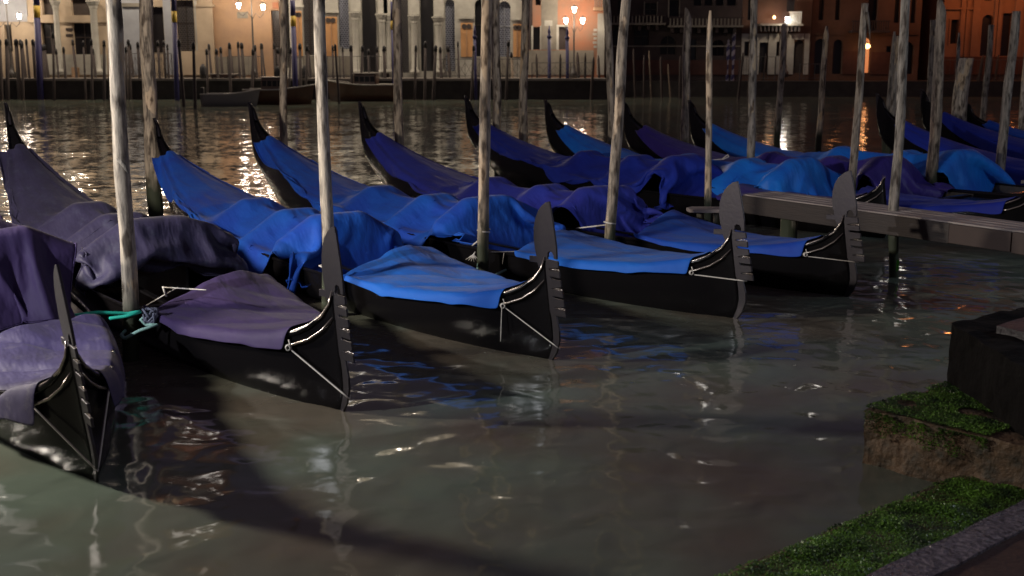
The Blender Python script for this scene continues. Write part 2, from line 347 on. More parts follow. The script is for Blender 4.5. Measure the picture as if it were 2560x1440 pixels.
def drape(bow, ang, hs, name, label, mt, seed, side, aside=.95, s_end=2.9, s_st=10.15, top=.8, far=False, s_shift=0, sway=0):
    """cloth settled under its own weight over deck, gunwales and seats; side = list of (s, arc width on the near side)"""
    rng = np.random.RandomState(seed)
    Ns, Na = (76, 38) if not far else (56, 24)
    s = np.linspace(s_st, s_end, Ns)
    sv = np.array(side); order = np.argsort(sv[:,0]); B = np.interp(s, sv[order,0], sv[order,1])
    A = np.interp(s, [s_end, 6.5, 8, 9, s_st], [aside, aside, .66, .48, .19])
    a = np.linspace(-1, 1, Na)
    arc = np.where(a[None,:] > 0, a[None,:] * B[:,None], a[None,:] * A[:,None])
    S = np.repeat(s[:,None], Na, 1)
    S = S + sway * arc * np.clip((6 - S)/3, 0, 1)
    rest = np.stack([S, arc], -1)
    fold = 1 + .05*np.sin(S*5.3 + seed) * np.clip(np.abs(arc) - .35, 0, .6)
    rest[...,0] *= 1.0; rest[...,1] *= 1.02
    rest[...,0] += .035*np.sin(S*7 + seed*1.7)*np.clip(np.abs(arc) - .3, 0, 1)
    zl = lambda q: gz(q) + lift(q, hs)
    k = top / .8
    seats = [(6.6,6.85,.16,.75*k),(5.25,5.5,.20,.76*k),(4.10,4.36,.30,.83*k)]
    seats = [(p+s_shift*(p<5), q+s_shift*(p<5), r_, t) for p, q, r_, t in seats]
    def Hf(x, v):
        w = gw(x); g = zl(x); dk = g + .07 * np.clip(1 - (v/np.maximum(w, .02))**2, 0, 1) + .05
        h = np.where((x > 7.4) | (x < 3.0), dk, .1)
        h = np.where(np.abs(v) > w - .07, g + .05, h)
        spine = (.71*k) - .55*np.abs(v) - .05*np.sin(np.clip((x-5.5)/1.1,0,1)*np.pi)
        h = np.where((x > 4.3) & (x < 6.65) & (np.abs(v) < .40), np.maximum(h, spine), h)
        h = np.where((x >= 6.75) & (x < 7.6) & (np.abs(v) < .3), np.maximum(h, .62*k - .3*np.abs(v)), h)
        for s0, s1, hw, t in seats:
            d = np.maximum(s0 - x, x - s1); e = np.clip(np.abs(v) - hw, 0, 9)
            h = np.maximum(h, np.where(e < .45, t - np.clip(d, 0, 9)**1.3 * 9 - .62 * e, h))
        return np.where(np.abs(v) > w + .028, -1., h)
    X = np.zeros((Ns, Na, 3)); X[...,0] = S; X[...,1] = arc * .93
    zz = np.maximum(zl(s)[:,None] + .16, .0); zz = np.where((s < 7.4)[:,None], np.maximum(zz, (.62 + .28*k)), zz)
    X[...,2] = zz + rng.randn(Ns, Na) * .008
    Vp = X.copy(); pin = np.zeros((Ns, Na), bool); pin[0] = True
    X[0,:,2] = zl(s[0]) + .02 + .04*np.clip(1 - (arc[0]/.19)**2, 0, 1)
    cons = []
    def con(di, dj, stiff, sel):
        i0, j0 = np.meshgrid(np.arange(Ns), np.arange(Na), indexing='ij')
        ok = (i0+di < Ns) & (j0+dj < Na) & (j0+dj >= 0) & sel(i0, j0); i0 = i0[ok]; j0 = j0[ok]
        r = np.linalg.norm(rest[i0,j0] - rest[i0+di,j0+dj], axis=-1)
        cons.append((i0*Na+j0, (i0+di)*Na+j0+dj, r, stiff))
    for p in (0, 1):
        con(1, 0, 1, lambda i, j: i % 2 == p); con(0, 1, 1, lambda i, j: j % 2 == p)
        con(1, 1, .35, lambda i, j: i % 2 == p); con(1, -1, .35, lambda i, j: i % 2 == p)
    for p in (0, 1):
        con(2, 0, .035, lambda i, j: (i//2) % 2 == p); con(0, 2, .035, lambda i, j: (j//2) % 2 == p)
    wgt = np.where(pin, 0., 1.).ravel()
    X = X.reshape(-1, 3); Vp = X.copy()
    for it in range(170 if not far else 120):
        v = (X - Vp) * .95; Vp = X.copy()
        X = X + (v + np.array([0, 0, -.0016])) * wgt[:,None]
        for _ in range(5):
            for ia, ib, r, st in cons:
                d = X[ib] - X[ia]; ln = np.linalg.norm(d, axis=1) + 1e-9
                wa = wgt[ia]; wb = wgt[ib]; ws = np.maximum(wa + wb, 1e-6)
                c = ((ln - r) / ln * st)
                c = np.where((ln < r) & (st < .2), c * .5, c)
                dd = d * c[:,None]
                X[ia] += dd * (wa/ws)[:,None]; X[ib] -= dd * (wb/ws)[:,None]
        x, y, z = X[:,0], X[:,1], X[:,2]; w = gw(x); g = zl(x)
        h = Hf(x, y)
        wall = (np.abs(y) > w - .10) & (np.abs(y) < w + .028) & (z < g - .07)
        X[wall,1] = np.sign(y[wall]) * (w[wall] + .03)
        hit = (~wall) & (z < h)
        X[hit,2] = h[hit]; Vp[hit,:2] = X[hit,:2] - (X[hit,:2]-Vp[hit,:2])*.25; Vp[hit,2] = X[hit,2]
        X[:,2] = np.maximum(X[:,2], .03)
    X = X.reshape(Ns, Na, 3)
    o = MB().grid([[tuple(p) for p in r] for r in X]).build(name, mt, None, smooth=True, loc=(bow[0], bow[1], 0), rz=ang, sub=1, solid=.006)
    hem = MB()
    for j in (0, Na-1): hem.tube([tuple(p) for p in X[:,j]], .008, 5)
    hem.tube([tuple(p) for p in X[-1]], .008, 5); hem.build('hem', mt, o, smooth=True)
    for i in ((Ns*2)//5, (Ns*7)//10): MB().tube([tuple(p + np.array([0,0,.004])) for p in X[i]], .0055, 5).build('seam', mt, o, smooth=True)
    return tag(o, label, 'tarpaulin', 'tarpaulins over the gondola cockpits')

def fore_cover(bow, ang, name, label, mt, seed, s0=.47, rn=2.75, rf=3.35, hang=.09, peak=.14, hangbow=.16, ripple=.012, wide=1):
    """canvas stretched from gunwale to gunwale over the foredeck, rear edge lifted"""
    Ns, Nv = 44, 27; P = []
    off = Vector((seed*7.3, seed*2.1, 0))
    for i in range(Ns):
        t = i / (Ns - 1); row = []
        for j in range(Nv):
            b = 2*j/(Nv-1) - 1                       # -1 far side, 1 near side
            rear = rf + (rn - rf) * (b + 1) / 2
            front = s0 + .05*abs(b)
            s = front + (rear - front) * t
            w = float(gw(s)) + .02; z = float(gz(s)) + .055
            core = .80; lf = peak * max(0, (t - .55)/.45)**1.5
            hg = (hang + (hangbow - hang) * max(0, 1 - t*5)) * wide
            if abs(b) <= core:
                c = b / core; y = w * c
                zz = z + .03*(1 - c*c)*min(1, w/.3) + .018*max(0, 1 - abs(c)*3.2) + lf*(1 - .75*abs(c + .45)) - .035*math.sin(math.pi*t)*(1-c*c)
            else:
                e = (abs(b) - core) / (1 - core); y = math.copysign(w + .018 + .03*e*wide, b)
                zz = z - .01 - hg*e*(1 + .25*noise.noise(Vector((s*2.2, b*2, seed)))) + lf*.45
            q = Vector((s*1.3, y*3.2, seed*3.)) 
            zz -= .022*max(0, math.sin((y - .9*(s - s0))*9 + seed))**6 * min(1, t*4) * ripple/.012; zz += ripple * noise.noise(q) + ripple*.7*math.sin(9*y + 3*s + 2*noise.noise(q*.7))*t
            # tension folds fanning from the tied bow corners
            row.append((s, y + .006*noise.noise(q*2), zz))
        P.append(row)
    o = MB().grid(P).build(name, mt, None, smooth=True, loc=(bow[0], bow[1], 0), rz=ang, sub=1, solid=.005)
    return tag(o, label, 'tarpaulin', 'foredeck tarpaulins')

M_bright = mat('bright_moulding', (.34,.29,.25), rough=.22, metal=.75)
BOWS = {}
def solve(bowpx, sternpx, Ln=10.8):
    b = at_z(*bowpx); r = ray(*sternpx); t = 4.
    while t < 60:
        q = r * t
        if q.y > b.y and math.hypot(q.x - b.x, q.y - b.y) >= Ln: break
        t += .005
    d = Vector((q.x - b.x, q.y - b.y)); return (b.x, b.y), math.atan2(d.y, d.x), q.z + EYE
def from_stern(sternpx, hs, ang, Ln=10.8):
    r = ray(*sternpx); t = (hs - EYE) / r.z; q = r * t
    return (q.x - Ln*math.cos(ang), q.y - Ln*math.sin(ang)), ang, hs
GA = math.atan2(.8, -.6)
G = {}
G[0] = ((at_z(250,1215).x, at_z(250,1215).y), math.atan2(.848, -.53), 1.75)
G[1] = solve((872,1035), (15,265)); G[2] = solve((1395,905), (387,303)); G[3] = solve((1858,800), (625,262)); G[4] = solve((2135,745), (900,260))
G[5] = from_stern((1165,245), 1.712, GA); G[6] = from_stern((1365,255), 1.655, GA + .035); G[7] = from_stern((1560,258), 1.61, GA + .02)
G[8] = from_stern((1725,256), 1.60, GA + .02); G[9] = from_stern((2195,240), 1.76, GA); G[10] = from_stern((2305,228), 1.75, GA); G[11] = from_stern((2415,258), 1.44, GA)
lab = {0:'black gondola at the left edge, bow pointing at the viewer', 1:'black gondola under plum and navy covers, second from the left',
 2:'black gondola whose stern is behind the second tall pole, under bright blue covers', 3:'black gondola with light blue foredeck cover, between the third and fourth steel prows',
 4:'black gondola nearest the wooden walkway, rightmost of the steel prows', 5:'black gondola without prow iron, its bow passing under the walkway',
 6:'black gondola moored just behind the walkway under a shiny blue cover', 7:'black gondola in deep shade, covered by dull violet canvas behind the walkway',
 8:'black gondola with the long blue cover ending in a bright corner by the cut poles', 9:'black gondola far right, barely lit, stern curl beside a pair of thin poles',
 10:'black gondola far right with royal blue cover behind the thick stump pile', 11:'black gondola at the right edge with its stern iron beside the thick stump pile'}
G[3] = (G[3][0], G[3][1], G[3][2])
for i, (b, a, h) in G.items():
    make_gondola('gondola', b, a, h, lab[i], ferro=(i != 5), detail=(i < 5))
SIDE = [(10.15,.30),(9.6,.48),(9.0,.66),(8,.86),(7.3,.95),(6.8,.98),(6.4,.84),(6.1,.80),(5.7,.80),(5.5,1.34),(5.0,1.22),(4.55,1.42),(4.3,.92),(4.0,.95),(2.9,1.0)]
SIDE1 = [(10.15,.30),(9.0,.66),(8,.86),(7.3,.96),(6.9,1.12),(6.5,.92),(5.9,.95),(5.3,1.1),(4.6,1.38),(4.2,1.1),(3.9,1.1),(2.9,1.05)]
SIDEF = [(10.15,.30),(9.0,.64),(8,.85),(7.3,.92),(6.8,1.0),(6.2,1.1),(5.6,1.0),(5.2,1.25),(4.4,1.28),(4.1,.95),(2.9,.95)]
drape(*G[1], 'cockpit_cover', 'dark navy worn tarpaulin over the second gondola from the left', CL['navy'], 1, SIDE1, aside=1.0, s_end=2.95, top=.95)
drape(*G[2], 'cockpit_cover', 'bright blue tarpaulin draped in peaks, the leftmost bright blue one', CL['blue'], 2, SIDE)
drape(*G[3], 'cockpit_cover', 'blue tarpaulin with lighter middle behind the lashed bare pole', CL['blue'], 3, SIDE, top=.82)
drape(*G[4], 'cockpit_cover', 'violet blue tarpaulin with hanging corners beside the leaning pole', CL['indigo'], 4, SIDE, top=.82, sway=.12)
drape(*G[5], 'cockpit_cover', 'royal blue tarpaulin ending at the small round platform', CL['royal'], 5, SIDEF, top=.9)
drape(*G[6], 'cockpit_cover', 'royal blue tarpaulin with a shiny bright end just behind the walkway', CL['sky'], 6, SIDEF, top=.9, far=True)
drape(*G[7], 'cockpit_cover', 'dull violet tarpaulin in shade with one hanging flap behind the walkway', CL['violet'], 7, SIDEF, top=.9, far=True)
drape(*G[8], 'cockpit_cover', 'long blue tarpaulin with shiny drooping corner right of the walkway poles', CL['sky'], 8, SIDEF, top=.95, far=True)
drape(*G[9], 'cockpit_cover', 'dark royal blue tarpaulin in shade at far right behind the cut pole', CL['royal'], 9, SIDEF, far=True)
drape(*G[10], 'cockpit_cover', 'royal blue tarpaulin seen past the thick stump pile', CL['royal'], 10, SIDEF, far=True)
drape(*G[11], 'cockpit_cover', 'blue tarpaulin at the right edge of the picture', CL['blue'], 11, SIDEF, far=True)
fore_cover(G[1][0], G[1][1], 'foredeck_cover', 'plum purple foredeck tarpaulin, tied by a white cord to the prow', CL['plum'], 1, peak=.20, rn=2.5, rf=3.0)
fore_cover(G[2][0], G[2][1], 'foredeck_cover', 'light blue foredeck tarpaulin with lifted rear corner, second prow from the left', CL['azure'], 2, peak=.16)
fore_cover(G[3][0], G[3][1], 'foredeck_cover', 'light blue foredeck tarpaulin crossed by the third steel prow', CL['azure'], 3, peak=.10, ripple=.007)
fore_cover(G[4][0], G[4][1], 'foredeck_cover', 'medium blue foredeck tarpaulin beside the walkway', CL['blue'], 4, peak=.20, ripple=.006)
fore_cover(G[5][0], G[5][1], 'foredeck_cover', 'violet foredeck tarpaulin seen beneath the walkway', CL['violet'], 5, peak=.1)
fore_cover(G[6][0], G[6][1], 'foredeck_cover', 'dark royal blue foredeck tarpaulin right behind the walkway', CL['royal'], 6, peak=.12)
# leftmost gondola: loose worn covers
fore_cover(G[0][0], G[0][1], 'foredeck_cover', 'worn stained purple tarpaulin hanging loose over the nearest bow', CL['plumw'], 9, rn=2.3, rf=2.5, s0=.40, hang=.24, hangbow=.30, ripple=.03, peak=.12, wide=.9)
drape(*G[0], 'cockpit_cover', 'grey purple tarpaulin hung in a tall fold at the left edge', CL['plum'], 12, [(10.15,.2),(8,.7),(6,1.1),(4.6,1.5),(3.4,1.6),(2.0,1.3)], aside=.72, s_end=1.9, top=1.15, s_shift=-1.05)

# the leftmost gondola heels slightly towards the left
HEEL = R(-5)
for o in bpy.data.objects:
    if o.parent is None and o.type in ('EMPTY', 'MESH') and (o.location - Vector((*G[0][0], 0))).length < .01: o.rotation_euler[0] = HEEL

# ---------------------------------------------------------------- mooring poles
def pole(pts, d_px, ybase, label, m=0, cut=None, cat='mooring pole', name='mooring_pole', seed=0, sink=1.2, group='bare timber mooring poles among the gondolas', snag=None, capm=None):
    """pts = photo points top to bottom on the pole axis; ybase = where it enters the water"""
    xb, yb = pts[-1]; base = at_z(xb, ybase); Y = base.y
    P = [at_y(x, y, Y) for x, y in pts]; P = [Vector((p.x, p.y, p.z)) for p in P]
    if yb < ybase:
        P.append(base)
    if pts[0][1] <= 0:                       # runs out of the top of the picture
        d = (P[0] - P[1]).normalized(); P.insert(0, P[0] + d * (1.6 + .9*((seed*37) % 10)/10))
    rad = d_px / F * Y / 2 * 1.0
    P = P[::-1]
    zs = [p.z for p in P]; n = max(10, int((zs[-1]) / .16)); rnd = random.Random(seed + 11)
    rings = []; seg = 14; m_ = MB(); ox, oy = P[0].x, P[0].y
    vs = []
    for i in range(n + 1):
        z = -sink + (zs[-1] + sink) * i / n
        x = float(np.interp(z, zs, [p.x for p in P])); y = float(np.interp(z, zs, [p.y for p in P]))
        x += .05 * rad * 8 * noise.noise(Vector((seed*3.1, 0, z*.9))) ; y += .3 * rad * noise.noise(Vector((seed*3.1, 7, z*.9)))
        t = max(0, z) / max(zs[-1], .1)
        r = rad * (1.12 - .22 * t) * (1 + .10 * noise.noise(Vector((seed, 3, z*2.2))))
        for k in range(seg):
            an = 2*math.pi*k/seg; rr = r * (1 + .09*noise.noise(Vector((math.cos(an)*1.3, math.sin(an)*1.3 + seed, z*1.6))))
            vs.append((x + rr*math.cos(an) - ox, y + rr*math.sin(an) - oy, z))
    f = [(i*seg+k, i*seg+(k+1)%seg, (i+1)*seg+(k+1)%seg, (i+1)*seg+k) for i in range(n) for k in range(seg)]
    topz = zs[-1]
    if cut == 'slant':
        for k in range(seg):
            q = vs[n*seg+k]; an = 2*math.pi*k/seg; vs[n*seg+k] = (q[0], q[1], q[2] - rad*(1.6*math.cos(an) + .9*math.sin(an)))
    if cut == 'point':
        for k in range(seg):
            q = vs[n*seg+k]; c = sum(vs[n*seg+j][0] for j in range(seg))/seg; vs[n*seg+k] = (q[0]*.3 + c*.7, q[1], q[2] + .03)
    f += [tuple(range(n*seg, (n+1)*seg)), tuple(range(seg))[::-1]]
    m_.add(vs, f)
    o = m_.build(name, POLE[m], None, smooth=True, loc=(ox, oy, 0))
    if snag:                                  # torn splinter / old branch stub
        p = at_y(*snag[0], Y); q = at_y(*snag[1], Y)
        MB().tube([(p.x-ox, -rad*.8, p.z), ((p.x+q.x)/2-ox+.01, -rad*.9, (p.z+q.z)/2), (q.x-ox, -rad*.9, q.z)], [.03, .02, .006], 6).build('splinter', POLE[2], o, smooth=True)
    return tag(o, label, cat, group), Y, rad
PL = [
 ([(280,0),(303,400),(318,610),(327,800)],37,900,'tall pale pole beside the green rope, leftmost of the bare poles',0,None,((300,395),(327,432))),
 ([(365,0),(378,300),(390,530)],33,545,'thick lichen spotted pole, second from the left with weedy green foot',1,None,None),
 ([(708,0),(712,480)],18,510,'slim reddish brown pole before the bright glitter, left of the knotted pale pole',1,None,None),
 ([(797,0),(812,400),(820,600)],29,790,'pale knotted pole rising behind the second steel prow',0,None,None),
 ([(992,0),(998,460)],21,495,'smooth brown pole with an orange peeled patch near the palace capitals',1,None,None),
 ([(1216,0),(1212,350),(1210,600)],26,712,'straight peeled pole lashed with a pale teal rope at its foot',1,None,None),
 ([(1239,0),(1245,430)],20,445,'pole close behind the teal lashed pole, on its right',0,None,None),
 ([(1314,0),(1306,430)],20,440,'pole with dark weedy foot standing right of the close pair',0,None,None),
 ([(1518,0),(1530,300),(1527,430)],18,450,'shaded pole crossing behind the leaning pole',0,None,None),
 ([(1566,0),(1545,300),(1523,610)],25,667,'leaning yellow brown pole in front of the violet tarpaulin',1,None,None),
 ([(1720,38),(1714,200),(1711,405)],20,415,'free standing pole with slanting pale cut top, left of the thin pointed pole',0,'slant',None),
 ([(1776,32),(1772,250),(1768,560)],16,590,'thin pole with a pointed top passing beside the little platform',1,'point',None),
 ([(1884,0),(1880,250),(1877,460)],18,502,'dark pole with light right edge at the left end of the walkway',2,None,None),
 ([(1962,60),(1952,200),(1941,360)],15,367,'grey pole standing just below the single white street lamp',0,None,None),
 ([(2067,68),(2055,230),(2045,385)],14,391,'solitary thin grey pole in dark open water right of the single lamp glitter',0,'point',None),
 ([(2160,8),(2148,220),(2130,440)],19,537,'pale pole with a torn splinter at the top beside the glowing doorway',0,None,((2165,30),(2172,98))),
 ([(2235,82),(2226,230),(2211,325)],12,405,'thin front pole of the close pair before the dark gap',2,'point',None),
 ([(2246,90),(2236,230),(2222,380)],13,420,'dark rear pole of the close pair before the dark gap',2,None,None),
 ([(2264,0),(2252,250),(2235,505)],23,692,'tall rough pole whose foot shows beneath the walkway',2,None,None),
 ([(2334,50),(2326,200),(2318,330)],15,345,'shadowed pole half hidden by the cut topped pole',2,None,None),
 ([(2354,20),(2345,220),(2326,490)],26,520,'stout pole with an oval sawn top right of the dark gap',1,'slant',None),
 ([(2412,145),(2400,260),(2385,395)],37,402,'very thick short pale green stump pile',0,None,None),
 ([(2398,85),(2392,180)],9,395,'thin pointed pole sticking up behind the thick stump pile',2,'point',None),
 ([(2478,62),(2464,220),(2450,350)],14,356,'slender pole between the thick stump and the rightmost tall pole',2,None,None),
 ([(2541,28),(2520,240),(2492,475)],22,503,'tall dark pole with a bright right edge near the right border',2,None,None),
 ([(2566,130),(2556,270),(2549,395)],14,405,'pole cut by the right border of the picture',0,None,None)]
POLES = []
for i, (pts, d, yb, lb, m, cut, sn) in enumerate(PL): POLES.append(pole(pts, d, yb, lb, m, cut, seed=i + 1, snag=sn))

# ---------------------------------------------------------------- ropes
def loc2w(g, s, v, z):
    (bx, by), a, h = G[g]
    if g == 0: v, z = v*math.cos(HEEL) - z*math.sin(HEEL), v*math.sin(HEEL) + z*math.cos(HEEL)
    return Vector((bx + s*math.cos(a) - v*math.sin(a), by + s*math.sin(a) + v*math.cos(a), z))
def rope(pts, r, m, label, sag=0, group=None, name='rope'):
    P = []
    for i in range(len(pts) - 1):
        a, b = Vector(pts[i]), Vector(pts[i+1]); k = 8 if (b-a).length > .15 else 2
        P += [a.lerp(b, j/k) - Vector((0, 0, sag*4*(j/k)*(1-j/k))) for j in range(k)]
    P.append(Vector(pts[-1])); o = P[0].copy()
    ob = MB().tube([p - o for p in P], r, 7).build(name, m, None, smooth=True, loc=o)
    return tag(ob, label, 'rope', group)
for g, lb in ((1, 'white cord from the plum cover to the prow of the second gondola'), (2, 'thin pale cord from the light blue cover to the third steel prow'),
              (3, 'white cord across the bow with the brightest scroll'), (4, 'pale cord tied to the prow beside the walkway')):
    z1 = .12 if g < 3 else .40
    rope([loc2w(g, .50, .235, .50), loc2w(g, .475, .225, .42), loc2w(g, -.025, .0, z1), loc2w(g, .475, -.225, .42)], .0065 if g in (1,3) else .005, M_rope, lb, group='cords tying the foredeck covers')
    w = MB(); c = loc2w(g, .49, .245, .44)
    for k in range(3): w.tube([Vector((.016*math.cos(t)*(1+.2*k), .012*k-.01, .02*math.sin(t))) for t in [i*math.pi/4 for i in range(9)]], .006, 5, cap=False)
    tag(w.build('rope_knot', M_rope, None, smooth=True, loc=c), {1:'white knot at the corner of the plum cover',2:'small knot at the bow corner of the light blue cover with lifted rear',3:'white knot beside the brightest bow scroll',4:'small knot at the cover corner nearest the walkway'}[g], 'knot', 'knots at the cover corners')
rope([loc2w(0, .48, .24, .46), loc2w(0, -.01, .0, .10), loc2w(0, .48, -.24, .46)], .0065, M_rope, 'pale cord down the nearest bow at bottom left', group='cords tying the foredeck covers')
rope([loc2w(2, .50, .25, .42), loc2w(2, .49, .27, .12)], .004, M_rope, 'loose cord end hanging from the light blue cover corner')
# green mooring line between the leftmost gondola and the first pole
p1 = at_y(327, 780, POLES[0][1]); Y1 = POLES[0][1]; r1 = POLES[0][2]
a = at_z(178, 790, .62); b = at_z(352, 778, .5)
rope([at_y(182,789,Y1-.25), at_y(245,781,Y1-.2), Vector((p1.x, Y1-r1-.02, at_y(320,779,Y1).z)), at_y(350,779,Y1-.1)], .016, M_ropeg, 'green rope strand looped round the leftmost pole', group='green mooring rope')
rope([at_y(274,796,Y1-.2), at_y(318,790,Y1-.2), at_y(352,779,Y1-.14)], .016, M_ropeg, 'short lower strand of the green rope', group='green mooring rope')
rope([at_y(182,789,Y1-.25), at_y(168,789,Y1-.22), at_y(158,797,Y1-.2), at_y(166,807,Y1-.2)], .014, M_rope, 'white end of the green rope')
rope([at_y(372,782,Y1-.1), at_y(352,800,Y1-.15), at_y(366,812,Y1-.15), at_y(392,812,Y1-.2), at_y(350,826,Y1-.24), at_y(312,846,Y1-.22), at_y(303,838,Y1-.1), at_y(316,824,Y1-.05)], .015, M_ropec, 'pale rope ring at the foot of the leftmost pole')
kn = MB(); rr = random.Random(5)
c0 = at_y(374, 790, Y1 - .12)
for k in range(9):
    an = rr.random()*6.28; kn.tube([Vector((.07*math.cos(an + t)*rr.uniform(.6,1), .04*math.sin(t*1.3+k), .06*math.sin(t + k))) for t in [i*.7 for i in range(9)]], .011, 5)
tag(kn.build('rope_bundle', mat('rope_blue', (.16,.17,.24), rough=.9, var=.5, scale=50), None, smooth=True, loc=c0), 'tangled grey blue rope bundle beside the leftmost pole', 'rope bundle')
# thin white lines above the plum cover
rope([at_y(352,772,Y1+.3), at_y(412,737,Y1+.3), at_y(445,718,Y1+.3)], .0055, M_rope, 'thin white line rising from the leftmost pole to the navy cover')
rope([at_y(407,718,Y1+.3), at_y(516,725,Y1-.2)], .0055, M_rope, 'thin white line running level above the plum cover')
rope([at_y(407,716,Y1+.3), at_y(416,742,Y1+.3)], .009, M_rope, 'short white toggle hanging on the thin lines')
# teal lashing on the sixth pole
p6 = POLES[5]; Y6 = p6[1]; r6 = p6[2]; q = at_y(1210, 690, Y6)
rope([at_y(1196,655,Y6), at_y(1193,680,Y6-.05), Vector((q.x-r6*.9, Y6-r6-.02, q.z-.02)), Vector((q.x+r6, Y6-r6-.02, q.z-.02)), at_y(1245,684,Y6+.02), at_y(1270,672,Y6+.15), at_y(1290,655,Y6+.2)], .014, M_ropec, 'pale teal rope lashing on the straight peeled pole')
rope([at_y(1225,630,Y6), at_y(1288,629,Y6+.1), at_y(1300,625,Y6+.1), at_y(1308,632,Y6+.1), at_y(1296,636,Y6+.1), at_y(1290,630,Y6+.1)], .006, M_rope, 'thin white line with a loop right of the lashed pole')
rope([at_y(1260,632,Y6+.05), at_y(1256,660,Y6+.05)], .004, M_rope, 'hanging cord end right of the lashed pole')
kn = MB(); c0 = at_y(1184, 636, Y6)
for k in range(6):
    e = at_y(1164 + k*7, 655 - abs(k-3)*2, Y6) - c0; kn.tube([Vector((.02,0,.03)), Vector((0,-.02,0)), e], [.008,.009,.003], 5)
tag(kn.build('rope_tassel', M_rope, None, smooth=True, loc=c0), 'frayed white rope knot left of the lashed pole', 'rope knot')
def moor(g, s, k, z, lb):
    px_, Yp, rp = POLES[k]; c = Vector((px_.location.x, px_.location.y, z)); a = loc2w(g, s, .70, .37)
    rope([a, c + Vector((rp*1.1, -rp*.4, 0)), c + Vector((0, -rp*1.25, .01)), c + Vector((-rp*1.2, 0, .02)), c + Vector((0, rp*1.2, .03)), c + Vector((rp*1.2, 0, .03))], .010, M_rope, lb, sag=.0)
moor(2, 2.7, 3, .50, 'pale mooring line from the second bright blue boat to the pale knotted pole')
moor(3, 3.6, 5, .62, 'pale mooring line from the third steel prow boat to the lashed pole')
moor(4, 3.9, 9, .55, 'pale mooring line round the leaning pole, from the boat by the walkway')
# cord ends behind the third bow, beside the leaning pole
rope([at_y(1492,612,POLES[9][1]-.3), at_y(1498,622,POLES[9][1]-.3), at_y(1545,624,POLES[9][1]-.3), at_y(1552,614,POLES[9][1]-.3)], .010, M_rope, 'pale rope round the foot of the leaning pole')
Y7 = at_z(1800, 405, .7).y
rope([at_y(1778,400,Y7), at_y(1805,398,Y7), at_y(1820,386,Y7), at_y(1822,392,Y7), at_y(1806,399,Y7)], .010, M_rope, 'white looped rope end on the dark cover behind the thin pointed pole')

# ---------------------------------------------------------------- wooden walkway between the boats
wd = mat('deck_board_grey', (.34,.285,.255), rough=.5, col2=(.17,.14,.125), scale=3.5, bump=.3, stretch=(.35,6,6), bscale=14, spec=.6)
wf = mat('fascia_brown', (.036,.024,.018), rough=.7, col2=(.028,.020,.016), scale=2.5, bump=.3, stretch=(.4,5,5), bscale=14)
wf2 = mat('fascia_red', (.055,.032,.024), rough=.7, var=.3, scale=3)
wL, wR = at_z(1858, 486, .80), at_z(2560, 579, .80); dv = (wR - wL); Lw = dv.length + 2.6; aw = math.atan2(dv.y, dv.x)
wk = empty('walkway', (wL.x, wL.y, 0), aw, label='narrow weathered wooden walkway running out to the right between the gondolas', cat='walkway')
for k in range(4):
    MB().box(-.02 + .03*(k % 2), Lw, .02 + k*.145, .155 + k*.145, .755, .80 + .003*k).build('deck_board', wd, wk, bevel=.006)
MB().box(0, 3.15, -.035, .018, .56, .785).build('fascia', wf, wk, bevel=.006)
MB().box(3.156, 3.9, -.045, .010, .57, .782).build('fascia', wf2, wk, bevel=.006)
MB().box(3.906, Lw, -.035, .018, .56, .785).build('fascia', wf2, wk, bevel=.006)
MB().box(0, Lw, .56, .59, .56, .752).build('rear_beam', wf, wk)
for s_ in (.9, 3.4, 5.6):
    MB().box(s_, s_ + .1, .02, .555, .62, .752).build('cross_beam', wf, wk)
for s_, r_ in ((.62, .11), (4.35, .10), (6.3, .1)):
    MB().tube([(s_, .22, -1), (s_, .22, .6)], [r_*1.1, r_], 12).build('support_pile', POLE[0] if s_ < 1 else POLE[2], wk, smooth=True)
# small platform at its end
pt = at_z(1770, 522, .62)
pf = empty('platform', (pt.x, pt.y, 0), 0, label='small worn board platform on posts at the left end of the walkway', cat='platform')
MB().prism([(-.27,-.09),(-.22,-.16),(.26,-.15),(.3,-.02),(.24,.16),(-.2,.17),(-.28,.05)], .585, .63).build('board', wd, pf, bevel=.008)
for x in (-.10, .12): MB().tube([(x, .0, -1), (x, 0, .582)], [.05, .045], 10).build('post', POLE[2], pf, smooth=True)
MB().box(.16, .34, -.06, .1, .40, .46).build('ledge', wd, pf, bevel=.01)
# green weed on the walkway pile
wg = MB(); c0 = at_y(2243, 660, POLES[18][1] - .14)
for k in range(30):
    x = rr.uniform(-.012,.012); z = rr.uniform(-.06,.06); wg.add([(x,0,z),(x+.012,-.004,z-.02),(x+.004,.003,z-.045)], [(0,1,2)])
tag(wg.build('weed_tuft', mat('weed_bright', (.10,.50,.03), rough=.4), None, loc=c0), 'bright green weed tuft on the pole foot under the walkway', 'weed')

# ---------------------------------------------------------------- mossy landing steps, bottom right
M_conc = mat('wet_stone', (.26,.23,.27), rough=.26, col2=(.035,.03,.037), scale=34, bump=1.0, bscale=38, detail=12, spec=.8)
M_stone = mat('step_face', (.16,.095,.05), rough=.7, col2=(.018,.018,.011), scale=6.5, bump=1.0, bscale=22, detail=10)
M_redst = mat('tread_stone', (.085,.042,.030), rough=.6, var=.4, scale=12, bump=.5, bscale=40)
M_darkst = mat('shaded_stone', (.007,.006,.006), rough=.9, spec=.1, var=.4, scale=9, bump=.8, bscale=12)  # shade of the unlit block face put into the stone colour
ux, uy = .775, .632; nx, ny = .632, -.775
o0 = Vector((1.26, 5.47))
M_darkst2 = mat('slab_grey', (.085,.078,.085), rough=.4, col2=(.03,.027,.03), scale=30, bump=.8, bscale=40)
def SP(u, n): return (o0.x + u*ux + n*nx, o0.y + u*uy + n*ny)
